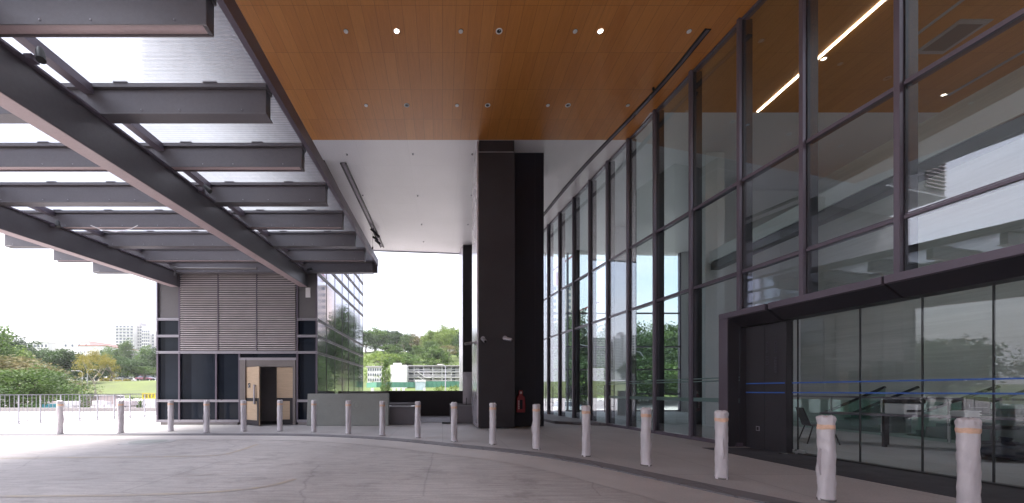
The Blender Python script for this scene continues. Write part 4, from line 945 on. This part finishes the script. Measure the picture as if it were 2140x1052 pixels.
# left group
tree(-10,745,44,330,'dome','brown','wide rusty brown topped tree beside the railing, nearest at far left',leafk=.6)
tree(100,778,40,190,'dome','mid','low domed green tree just behind the railing at the right of the rusty tree',var=1,leafk=.6)
tree(20,768,34,260,'dome','mid','green leafy tree right behind the railing at the left edge of the photo',var=2,leafk=.6)
tree(-120,735,60,240,'dome','dark','dark domed tree cut by the left edge of the photo',var=3)
tree(25,705,120,130,'dome','dark','dark round tree at the far left below the small pylon')
tree(-60,700,120,120,'dome','mid','mid green domed tree outside the left edge',var=1)
tree(32,728,85,95,'dome','bright','bright green tree in front of the dark tree at far left',var=2)
tree(85,735,104,110,'dome','dark','dark green tree under the low white buildings at left',var=3)
tree(135,735,84,105,'dome','dark','broad dark tree just left of the yellow topped tree',var=1)
tree(172,738,122,70,'round','bright','small bright tree peeping behind the broad dark tree',var=4)
tree(200,731,64,74,'umb','yellow','yellow topped tree with a bare pale forked trunk on the lawn',var=3,pale=True,leafk=.8)
tree(232,744,98,110,'umb','dark','dark spreading tree right behind the yellow topped tree, thick trunk',var=4)
tree(185,755,108,80,'dome','dark','dark tree mass behind the pale trunk',var=2)
tree(228,722,170,36,'round','mid','small distant tree left of the condominium foot',var=2)
tree(262,717,150,56,'dome','mid','round tree in front of the white condominium',var=3)
tree(305,728,138,62,'dome','mid','round tree in front of the condominium, beside the lobby block',var=4)
tree(262,752,118,110,'dome','dark','wide dark tree above the parked cars on the lawn',var=4)
tree(308,757,122,90,'dome','dark','dark tree above the maroon car beside the lobby block',var=0)
tree(300,766,104,100,'umb','mid','flat topped green tree at the right of the lawn beside the lobby block',var=5)
tree(340,730,120,90,'dome','dark','dark tree half hidden by the lobby block corner',var=5)
tree(222,788,105,26,'bush','yellow','small yellow bush beside the parked cars, left one')
tree(242,790,105,24,'bush','yellow','small yellow bush beside the parked cars, middle one',var=1)
tree(264,790,105,24,'bush','yellow','small yellow bush beside the parked cars, right one',var=2)
tree(290,793,104,30,'bush','mid','green bush on the lawn edge near the maroon car',var=3)
tree(283,822,45,36,'bush','mid','green shrub behind the railing near the yellow sign',var=1)
tree(10,825,31,90,'bush','dark','dark shrub mass behind the railing at the far left',var=2)
tree(70,828,31,80,'bush','dark','dark shrub behind the railing below the rusty tree',var=3)
# centre group, seen between lobby block and pillar
C = [(783,688,190,90,'dome','mid','broad mid green tree on the hill right beside the lobby block edge'),
 (825,694,185,62,'dome','dark','dark domed tree on the hill, right of the broad one'),
 (765,695,170,70,'dome','dark','dark tree half hidden behind the lobby block edge'),
 (795,735,112,95,'umb','bright','bright layered tree low on the slope beside the lobby block'),
 (843,738,112,80,'umb','mid','layered green tree behind the white gable'),
 (815,722,140,80,'dome','mid','green domed tree between the hilltop trees and the white gable'),
 (858,700,205,75,'dome','brown','brownish bushy tree on the hilltop centre'),
 (888,704,195,70,'dome','brown','second brownish tree on the hilltop, right of centre'),
 (803,692,200,70,'dome','dark','dark tree in the hilltop gap left of centre'),
 (845,700,200,60,'dome','mid','green tree on the hilltop just left of the brownish ones'),
 (912,697,195,70,'dome','mid','mid green tree on the hilltop right of the brownish ones'),
 (940,690,190,70,'dome','dark','dark tree behind the tall bright trees on the hilltop'),
 (842,704,178,40,'tall','mid','slim tree left of the brownish hilltop'),
 (853,722,118,40,'tall','dark','dark slim tree above the white flats, with lawn at its right'),
 (872,724,140,44,'dome','mid','small domed tree above the little lawn'),
 (903,694,172,60,'dome','bright','feathery light green tree on the hill left of the tall bright ones'),
 (927,684,165,55,'dome','bright','tall bright tree on the hill left of the pale pillar side'),
 (950,680,160,60,'round','bright','tallest bright tree beside the slim black pillar'),
 (915,726,120,75,'dome','mid','green tree on the slope above the flats right of the small lawn'),
 (938,722,140,60,'umb','brown','thin brownish tree on the slope near the pillar'),
 (968,700,150,60,'dome','dark','dark tree mostly hidden by the pillars'),
 (900,716,150,60,'dome','mid','mid green tree behind the slope tree above the flats'),
 (960,750,103,60,'bush','bright','bright hedge above the roof of the flats at right'),
 (925,753,102,60,'bush','bright','bright hedge above the middle of the flats'),
 (806,752,46,38,'tall','mid','narrow creeper covered tree in front of the white gable'),
 (806,795,47,36,'bush','bright','leafy foot of the creeper tree in front of the green hoarding'),
 (920,800,60,34,'bush','bright','leafy creeper on the green hoarding left of the lamp post'),
 (950,800,60,34,'bush','bright','leafy creeper on the green hoarding right of the lamp post'),
 (785,748,95,50,'bush','bright','bright shrub behind the left wing of the flats')]
for i, (x, y, Y, wd, k, c, lb) in enumerate(C): tree(x, y, Y, wd, k, c, lb, var=i % 6)
# trees added to the right, to be reflected in and seen through the glass
rr_ = random.Random(5)
for i in range(57):
    row = i//19; X = 8+(i % 19)*(4.2+row*1.4)+rr_.uniform(-1.5,1.5); Y = (47,64,92)[row]+(i*37 % (9,18,24)[row]); k = ('dome','dome','round')[i % 3]
    tree(None, None, Y, None, k, ('dark','mid','dark','dark')[i % 4], 'green tree added on the slope beyond the far end of the glass facade for reflections', X=X, H=(rr_.uniform(6,9),rr_.uniform(11,15),rr_.uniform(13,18))[row], W=rr_.uniform(8,12), var=i % 6, group='trees beyond the glass facade')
# trees added behind/left, out of view, for reflections
for i in range(10):
    tree(None, None, -10+i*8, None, 'round', ('dark','mid')[i % 2], 'green tree added beyond the left edge of the terrace, seen as a reflection', X=-60-rr_.uniform(0,20), H=rr_.uniform(9,14), W=rr_.uniform(9,13), var=i % 6, group='trees left of the terrace')

# ------------------------------------------------------------ far buildings
def block(name, label, x0, x1, y0, y1, z0, z1, wallm, nx, nz, wfrac=(.6,.5), group=None, side=False, cat='building', roofm=None):
    t_ = thing(name, label, cat, ((x0+x1)/2,(y0+y1)/2,z0), group)
    MB().box(x0,x1,y0,y1,z0,z1).build('wall', wallm, t_)
    MB().box(x0-.3,x1+.3,y0-.3,y1+.3,z1+.01,z1+.3).build('roof', roofm or wallm, t_)
    cw, chh = (x1-x0)/nx, (z1-z0)/nz
    for j in range(nz):
        b = MB()
        for i in range(nx): xa = x0+cw*(i+.5-wfrac[0]/2); za_ = z0+chh*(j+.3); b.box(xa, xa+cw*wfrac[0], y0-.04, y0+.02, za_, za_+chh*wfrac[1])
        if side:
            n2 = max(1, int((y1-y0)/cw))
            for i in range(n2): ya = y0+(y1-y0)*(i+.2)/n2; b.box(x1-.02,x1+.04,ya,ya+(y1-y0)/n2*.6,z0+chh*(j+.3),z0+chh*(j+.3+wfrac[1]))
        b.build('window_row', M['window'], t_)
    return t_
# white condominium
def pxblock(name, label, xa, xb, yt, yb, Y, dep, *a, **k):
    p0, p1 = P(xa, yt, Y), P(xb, yb, Y); return block(name, label, p0.x, p1.x, Y, Y+dep, p1.z, p0.z, *a, **k)
cd_ = thing('condominium', 'tall white stepped condominium behind the trees left of the lobby block', 'building', P(282,760,420))
for xa, xb, yt, dy, nx, nz in ((241,279,680,0,5,14),(279,297,681,6,3,14),(296,313,690,2,4,12),(313,322,698,5,2,11)):
    p0, p1 = P(xa, yt, 420+dy), P(xb, 770, 420+dy)
    MB().box(p0.x, p1.x, 420+dy, 440, p1.z-10, p0.z).build('tower_wall', M['bwhite'], cd_)
    cw, chh = (p1.x-p0.x)/nx, (p0.z-p1.z)/nz; b = MB(); c2 = MB()
    for j in range(nz):
        c2.box(p0.x+.3, p1.x-.3, 419.0+dy, 420+dy, p1.z+chh*j, p1.z+chh*j+.5)
        b = MB()
        for i in range(nx): b.box(p0.x+cw*(i+.2), p0.x+cw*(i+.8), 419.8+dy, 420.1+dy, p1.z+chh*(j+.3), p1.z+chh*(j+.85))
        b.box(p0.x+.2, p1.x-.2, 419.75+dy, 420+dy, p1.z+chh*(j+.27), p1.z+chh*(j+.31)); b.build('window_row', M['window'], cd_)
    c2.build('balcony', M['bwhite'], cd_)
MB().box(P(284,678,425).x, P(293,678,425).x, 425, 435, P(0,684,425).z, P(0,674,425).z).build('roof_tank', M['bgrey'], cd_)
pxblock('white_hall', 'low white building with a stepped roof above the far left trees', 60,100,716,745,230,30,M['bwhite'],5,2,(.5,.4))
pxblock('white_hall', 'low white building with roof railings left of the condominium', 130,187,714,745,235,30,M['bwhite'],4,2,(.3,.3))
pxblock('white_hall', 'long white building with a thin red roof line left of the condominium', 165,214,723,745,232,28,M['bwhite'],6,1,(.2,.2),roofm=M['broof'])
pxblock('grey_house', 'small grey house between the trees below the condominium', 270,290,742,758,150,12,M['bgrey'],3,1,(.4,.4))
pxblock('apartment_slab', 'pale distant apartment slab seen only in the glass reflections at right', 330,380,690,760,420,25,M['bgrey'],8,12)
# tower with crane, reflected in lobby side glass
block('apartment_tower', 'pinkish tower with dark window rows reflected in the lobby side glass', 62,80,240,256,5,66,M['bpink'],4,16,(.6,.5),side=True)
def crane(x, y, z, h, label, jib=26, lean=.9):
    t_ = thing('tower_crane', label, 'crane', (x,y,z)); MB().box(x-.6,x+.6,y-.6,y+.6,z,z+h).build('mast', M['red'], t_)
    MB().bar((x-8,y,z+h-3),(x+jib*.7,y,z+h+jib*lean*.7),1.0,1.0).build('jib', M['red'], t_); MB().box(x-9,x-5,y-1,y+1,z+h-6,z+h-3).build('counterweight', M['bgrey'], t_)
crane(72,245,66,10,'red tower crane on the reflected tower'); crane(88,250,10,42,'red tower crane beside the reflected tower',18,.5)
# cable-way / lookout at far left
p0 = P(38,708,600); t_ = thing('pylon', 'small splayed pylon with cross arm above the far left trees', 'pylon', p0)
b = MB(); b.bar((p0.x-8,600,p0.z-15),(p0.x-3,600,p0.z+4),1.4,1.4); b.bar((p0.x+8,600,p0.z-15),(p0.x+3,600,p0.z+4),1.4,1.4); b.bar((p0.x-6,600,p0.z-6),(p0.x+6,600,p0.z-6),1,1); b.build('legs', M['bgrey'], t_)
b = MB(); b.bar((p0.x-12,600,p0.z+10),(p0.x+3,600,p0.z+3),1.2,1.8); b.bar((p0.x+12,600,p0.z+2),(p0.x-3,600,p0.z+5),1.2,1.8); b.build('cross_arm', M['bgrey'], t_)

rb = block('added_rear_block', 'grey building added behind the camera to darken the reflections in the glass', -34, 26, -34, -26, -2, 15, M['bgrey'], 14, 4, (.8,.5))  # out of view, added so the lobby glass reflects something darker than sky
# white flats in the centre
Yf = 86.0
fl = thing('block_of_flats', 'long white three storey flats with open galleries and an outside stair on the hillside', 'building', P(880,800,Yf))
xg0, xg1 = P(845,0,Yf).x, P(1010,0,Yf).x; zt = P(0,766,Yf).z; zb = P(0,800,Yf).z; hgt = (zt-zb)/3
MB().box(xg0, xg1, Yf+1.6, Yf+9, zb-2, zt-.1).build('wall', M['bwhite'], fl)
MB().box(xg0-.4, xg1, Yf-.3, Yf+9.3, zt, zt+.22).build('roof', M['bgrey'], fl)
for k in range(3):
    z = zb+hgt*k; MB().box(xg0, xg1, Yf, Yf+1.59, z-.1, z+.05).build('gallery_floor', M['bwhite'], fl)
    b = MB(); x = xg0
    while x < xg1: b.box(x,x+.05,Yf,Yf+.05,z+.05,z+.5); x += .28
    b.box(xg0,xg1,Yf-.02,Yf+.06,z+.5,z+.58); b.build('gallery_railing', M['bwhite'], fl)
    b = MB(); x = xg0+.8; q = 0
    while x < xg1-1: b.box(x,x+(.9 if q%3 else 1.5),Yf+1.55,Yf+1.62,z+(.15 if q%3==1 else .55),z+hgt-.25); x += 2.4; q += 1
    b.build('window', M['window'], fl)
b = MB()
for k in range(9): x = xg0+.05+k*2.05; b.box(x,x+.16,Yf,Yf+.16,zb,zt)
b.build('gallery_post', M['bwhite'], fl)
b = MB(); xs1 = P(872,0,Yf).x; b.bar((xs1,Yf-.8,zt-1.2),(xs1+1.9,Yf-.8,zt-2.5),.9,.15); b.bar((xs1+.2,Yf-.8,zb+1.4),(xs1+2.0,Yf-.8,zb+.1),.9,.15); b.box(xs1+1.9,xs1+3.0,Yf-1.3,Yf-.1,zt-2.6,zt-2.45); b.build('stair', M['bwhite'], fl)
gb = thing('gable_block', 'blank white gable block joined to the left of the galleried flats', 'building', P(830,800,82))
a, c = P(816,763,82), P(855,800,82); MB().box(a.x, c.x-.5, 82, 90, c.z-2, a.z).build('wall', M['bwhite'], gb); a2, c2 = P(822,760,83), P(838,764,83); MB().box(a2.x,c2.x,83,85,a.z,a2.z+.1).build('roof_box', M['bwhite'], gb)
lw = pxblock('block_of_flats', 'left wing of the white flats with dark windows beside the lobby block', 768,797,768,800,92,8,M['bwhite'],6,3,(.5,.5),roofm=M['bgrey'])
h_ = thing('hoarding', 'green site hoarding in front of the white flats', 'hoarding', P(860,805,68))
b = MB(); a, c = P(766,800,72), P(785,799,68)
zt_, zb_ = P(0,799,68).z, P(0,810,68).z
b.prism([(P(766,0,73).x,73),(P(787,0,68).x,68),(P(787,0,68).x,68.1),(P(766,0,73).x,73.1)], zb_, zt_); b.box(P(787,0,68).x, P(867,0,68).x, 68, 68.1, zb_, zt_); b.box(P(890,0,68).x, P(990,0,68).x, 68, 68.1, zb_, zt_+.15); b.build('green_sheets', M['green_hoard'], h_)
b = MB()
for k in range(22): x = P(787,0,68).x+k*.8; b.box(x,x+.04,67.95,68,zb_,zt_)
b.build('sheet_rib', M['green_hoard'], h_)
g_ = thing('site_gate', 'pale blue mesh gate in the green hoarding', 'gate', P(878,817,67)); M['paleblue'] = mat('pale blue mesh', (.42,.52,.55), .6)
MB().box(P(868,0,67).x, P(889,0,67).x, 67, 67.06, P(0,816,67).z, P(0,798,67).z).build('gate_leaf', M['paleblue'], g_)
MB().box(P(867,0,67).x, P(890,0,67).x, 66.95, 67.1, P(0,798,67).z, P(0,794,67).z).build('lintel', M['bwhite'], g_)
MB().box(P(884,0,66).x, P(889.5,0,66).x, 66, 66.5, P(0,817,66).z, P(0,810.5,66).z).build('gate_pier', M['bwhite'], g_)
for k, x in enumerate((775,820,830,840)):
    o = MB().box(P(x,0,64).x, P(x+6,0,64).x, 64, 64.5, P(0,820,64).z, P(0,811,64).z).build('concrete_block', M['bwhite'])
    tag(o, ['white concrete block at the foot of the hoarding beside the lobby block','white concrete block before the hoarding, left of a set of three','white concrete block before the hoarding, middle of a set of three','white concrete block before the hoarding, right of a set of three'][k], 'block', 'white blocks before the hoarding')
def lamp(px, ytop, Y, label, arm=1.5, sgn=1):
    p = P(px, ytop, Y); z0 = terr(p.x, Y); t_ = thing('street_lamp', label, 'street lamp', (p.x,Y,z0), 'slim street lamps')
    MB().tube([(p.x,Y,z0),(p.x,Y,p.z-.4),(p.x+sgn*.2,Y,p.z-.1),(p.x+sgn*arm,Y,p.z)], [.09,.06,.05,.04], 8).build('pole', M['rail'], t_)
    MB().box(p.x+sgn*arm-.05*sgn, p.x+sgn*(arm+.7), Y-.12, Y+.12, p.z-.06, p.z+.05).build('lamp_head', M['lamp_off'], t_)
lamp(172,775,70,'slim street lamp with an arm to the left, left of the pale trunk',1.2,-1); lamp(183,773,75,'slim street lamp right beside the pale trunk',.8,1)
lamp(931,762,58,'thin pale lamp post in front of the galleried flats',.5,-1)
for i, (x, Y) in enumerate(((20,52),(31,60),(8,48))): 
    t_ = thing('street_lamp', ['street lamp with a curved arm beyond the facade, middle one','street lamp with a curved arm beyond the facade, far one','street lamp with a curved arm beyond the facade, near one'][i], 'street lamp', (x,Y,0), 'slim street lamps')
    MB().tube([(x,Y,-1),(x,Y,6.5),(x-.5,Y,7.2),(x-1.8,Y,7.5)], [.09,.06,.05,.04], 8).build('pole', M['rail'], t_); MB().box(x-2.4,x-1.7,Y-.12,Y+.12,7.45,7.56).build('lamp_head', M['lamp_off'], t_)
# cars
def car(x, y, rz, colr, label, z=None):
    z = terr(x, y)+.1 if z is None else z
    t_ = thing('parked_car', label, 'car', (0,0,0), 'parked cars'); m = mat('car paint', colr, .25, .2, .03)
    b = MB(); pf = [(-2.1,.35),(2.1,.35),(2.15,.65),(2.0,.82),(1.2,.92),(-1.35,.95),(-2.05,.9),(-2.15,.6)]
    vs = [(px_, -.85, pz) for px_, pz in pf]+[(px_, .85, pz) for px_, pz in pf]; n_ = len(pf); b.add(vs, [tuple(range(n_)), tuple(range(n_,2*n_))[::-1]]+[(i,n_+i,n_+(i+1)%n_,(i+1)%n_) for i in range(n_)]); bevel(b.build('body', m, t_), .06, 2)
    b = MB(); b.hexa([(-1.6,-.8,.93),(1.15,-.8,.92),(1.15,.8,.92),(-1.6,.8,.93),(-1.1,-.65,1.40),(.45,-.65,1.42),(.45,.65,1.42),(-1.1,.65,1.40)]); bevel(b.build('cabin_glass', M['window'], t_), .03, 1)
    MB().hexa([(-1.1,-.66,1.405),(.45,-.66,1.425),(.45,.66,1.425),(-1.1,.66,1.405),(-1.0,-.6,1.45),(.35,-.6,1.46),(.35,.6,1.46),(-1.0,.6,1.45)]).build('roof', m, t_)
    for wx_ in (-1.3,1.3):
        for wy in (-.86,.66): MB().tube([(wx_,wy,.33),(wx_,wy+.2,.33)], .33, 16).build('wheel', M['black'], t_)
    t_.location = (x,y,z); t_.rotation_euler.z = rz; return t_
def pc(px, Y, rz, c, lb): p = P(px, 800, Y); car(p.x, Y, rz, c, lb)
pc(172,114,.1,(.6,.6,.62),'silver car parked behind the pale trunk'); pc(206,114,.05,(.05,.06,.08),'dark car parked at the top of the lawn'); pc(246,115,0,(.75,.75,.75),'white car parked between the yellow bushes')
pc(258,116,.1,(.7,.7,.72),'second white car parked right of the yellow bushes'); pc(302,114,.15,(.35,.15,.2),'maroon car parked at the right of the lawn'); pc(315,115,.1,(.6,.6,.65),'silver car beside the maroon car at the lobby block corner')
car(8.2,34,1.2,(.7,.7,.72),'white car parked outside beyond the far glass doors'); car(13,40,.3,(.6,.62,.66),'silver car parked outside beyond the glass end wall')
# site clutter behind the railing
def zY(y, Y): return CH+(PY-y)/F*Y
t_ = tag(MB().box(P(-60,0,29).x, P(345,0,29).x, 29, 29.4, -3, zY(853,29)).build('retaining_wall', M['concrete_far']), 'grey concrete retaining wall seen through the railing bars', 'wall')
t_ = thing('site_hut', 'beige site cabin behind the railing below the lawn', 'hut', P(192,850,38))
MB().box(P(170,0,38).x, P(207,0,38).x, 38, 40, zY(852,38), zY(829,38)).build('wall', M['bpink'], t_); MB().box(P(168,0,38).x, P(209,0,38).x, 37.8, 40.2, zY(829,38)+.01, zY(827,38)+.02).build('roof', M['bgrey'], t_); MB().box(P(176,0,38).x, P(181,0,38).x, 37.96, 38, zY(852,38), zY(833,38)).build('door', M['bgrey'], t_)
def sign(px0, px1, y0, y1, Y, m, label, cat='sign'):
    t_ = thing('site_sign' if cat == 'sign' else 'site_board', label, cat, P((px0+px1)/2, y1, Y)); MB().box(P(px0,0,Y).x, P(px1,0,Y).x, Y, Y+.06, zY(y1,Y), zY(y0,Y)).build('board', m, t_)
    z0 = terr(P(px0,0,Y).x, Y)
    for x in (px0+1.0, px1-1.5): q = P(x,0,Y).x; MB().box(q,q+.05,Y+.06,Y+.12,z0,zY(y0,Y)-.02).build('leg', M['rail'], t_)
    return t_
sg_ = sign(296,324,822,834,30,M['yellow'],'yellow site sign with four black letters beside the lobby block')
for k, chh in enumerate('IEEF'): text(chh, .34, (P(299.5+k*7,828,29.99).x, 29.985, zY(828.5,30)), Euler((R(90),0,0)), M['black'], 'letter', sg_, .003)
sign(305,324,838,853,34,M['bwhite'],'plain white site panel under the yellow sign','panel'); sign(214,235,828,839,44,M['bwhite'],'white board on posts behind the railing right of the beige cabin','panel')
sg_ = sign(240,259,826,834,40,M['bwhite'],'low white sign with dark lettering behind the sunlit bollard')
b = MB()
for k in range(6): q = P(243+k*2.4,0,39.9).x; b.box(q,q+.07,39.96,39.99,zY(831,40),zY(828.5,40))
b.build('lettering', M['black'], sg_)
def barrier(px, Y, label, zt=.6, m='orange'):
    p = P(px,0,Y); z = terr(p.x, Y)+.08; t_ = thing('barrier', label, 'barrier', (p.x,Y,z), 'orange plastic barriers')
    b = MB(); b.profY([(p.x-.75,z),(p.x+.75,z),(p.x+.68,z+.25),(p.x+.68,z+zt),(p.x-.68,z+zt),(p.x-.68,z+.25)], Y-.18, Y+.18); bevel(b.build('body', M[m], t_), .05, 2)
    MB().box(p.x-.6,p.x+.6,Y-.19,Y-.181,z+.32,z+.45).build('white_stripe', M['white'], t_)
barrier(293,31.5,'orange barrier behind the railing below the yellow sign',1.2); barrier(303,31.6,'second orange barrier next to the lobby block',1.2)
tag(bevel(MB().box(P(17,0,26).x, P(34,0,26).x, 26, 26.4, zY(879,26), zY(872,26)).build('barrier', M['orange']), .04), 'faded red barrier low behind the railing at the far left', 'barrier')
tag(MB().box(P(88,0,31).x, P(100,0,31).x, 31, 32.2, zY(856,31), zY(845,31)).build('skip_container', mat('teal container', (.04,.22,.26), .5)), 'teal container behind the railing left of the sunlit bollard', 'container')
for k, (x, wd) in enumerate(((112,16),(150,20),(130,12),(215,26),(265,20))):
    t_ = thing('material_pile', ['pinkish pile of building material behind the first bollard','pale pile of building material right of the first bollard','low pile of material behind the first bollard, middle','pale pile of material right of the beige cabin','pale pile of material behind the second bollard'][k], 'pile', P(x,852,33), 'piles of building material')
    rnd = random.Random(k); b = MB()
    for q in range(14): X_ = P(x+rnd.uniform(-wd/2,wd/2),0,33).x; s_ = rnd.uniform(.12,.35); z_ = zY(853,33)+rnd.uniform(-.2,.45); b.hexa([Vector((X_+a*s_+rnd.uniform(-.06,.06), 33+c*s_, z_+d_*s_*.6)) for d_ in (-1,1) for a, c in ((-1,-1),(1,-1),(1,1),(-1,1))])
    b.build('rubble', M[['bpink','bwhite','bpink','bwhite','bgrey'][k]], t_)

# ------------------------------------------------------------ haze
hz = bpy.data.materials.new('haze'); hz.use_nodes = True; t = hz.node_tree; t.nodes.clear()
o_ = t.nodes.new('ShaderNodeOutputMaterial'); pv = t.nodes.new('ShaderNodeVolumePrincipled')
pv.inputs['Color'].default_value = (.95, .96, 1, 1); pv.inputs['Density'].default_value = .0003; pv.inputs['Anisotropy'].default_value = .3
t.links.new(pv.outputs[0], o_.inputs['Volume'])
hb = MB().box(-2600, 2600, -450, 4000, -8, 130).build('haze', hz); hb['kind'] = 'stuff'
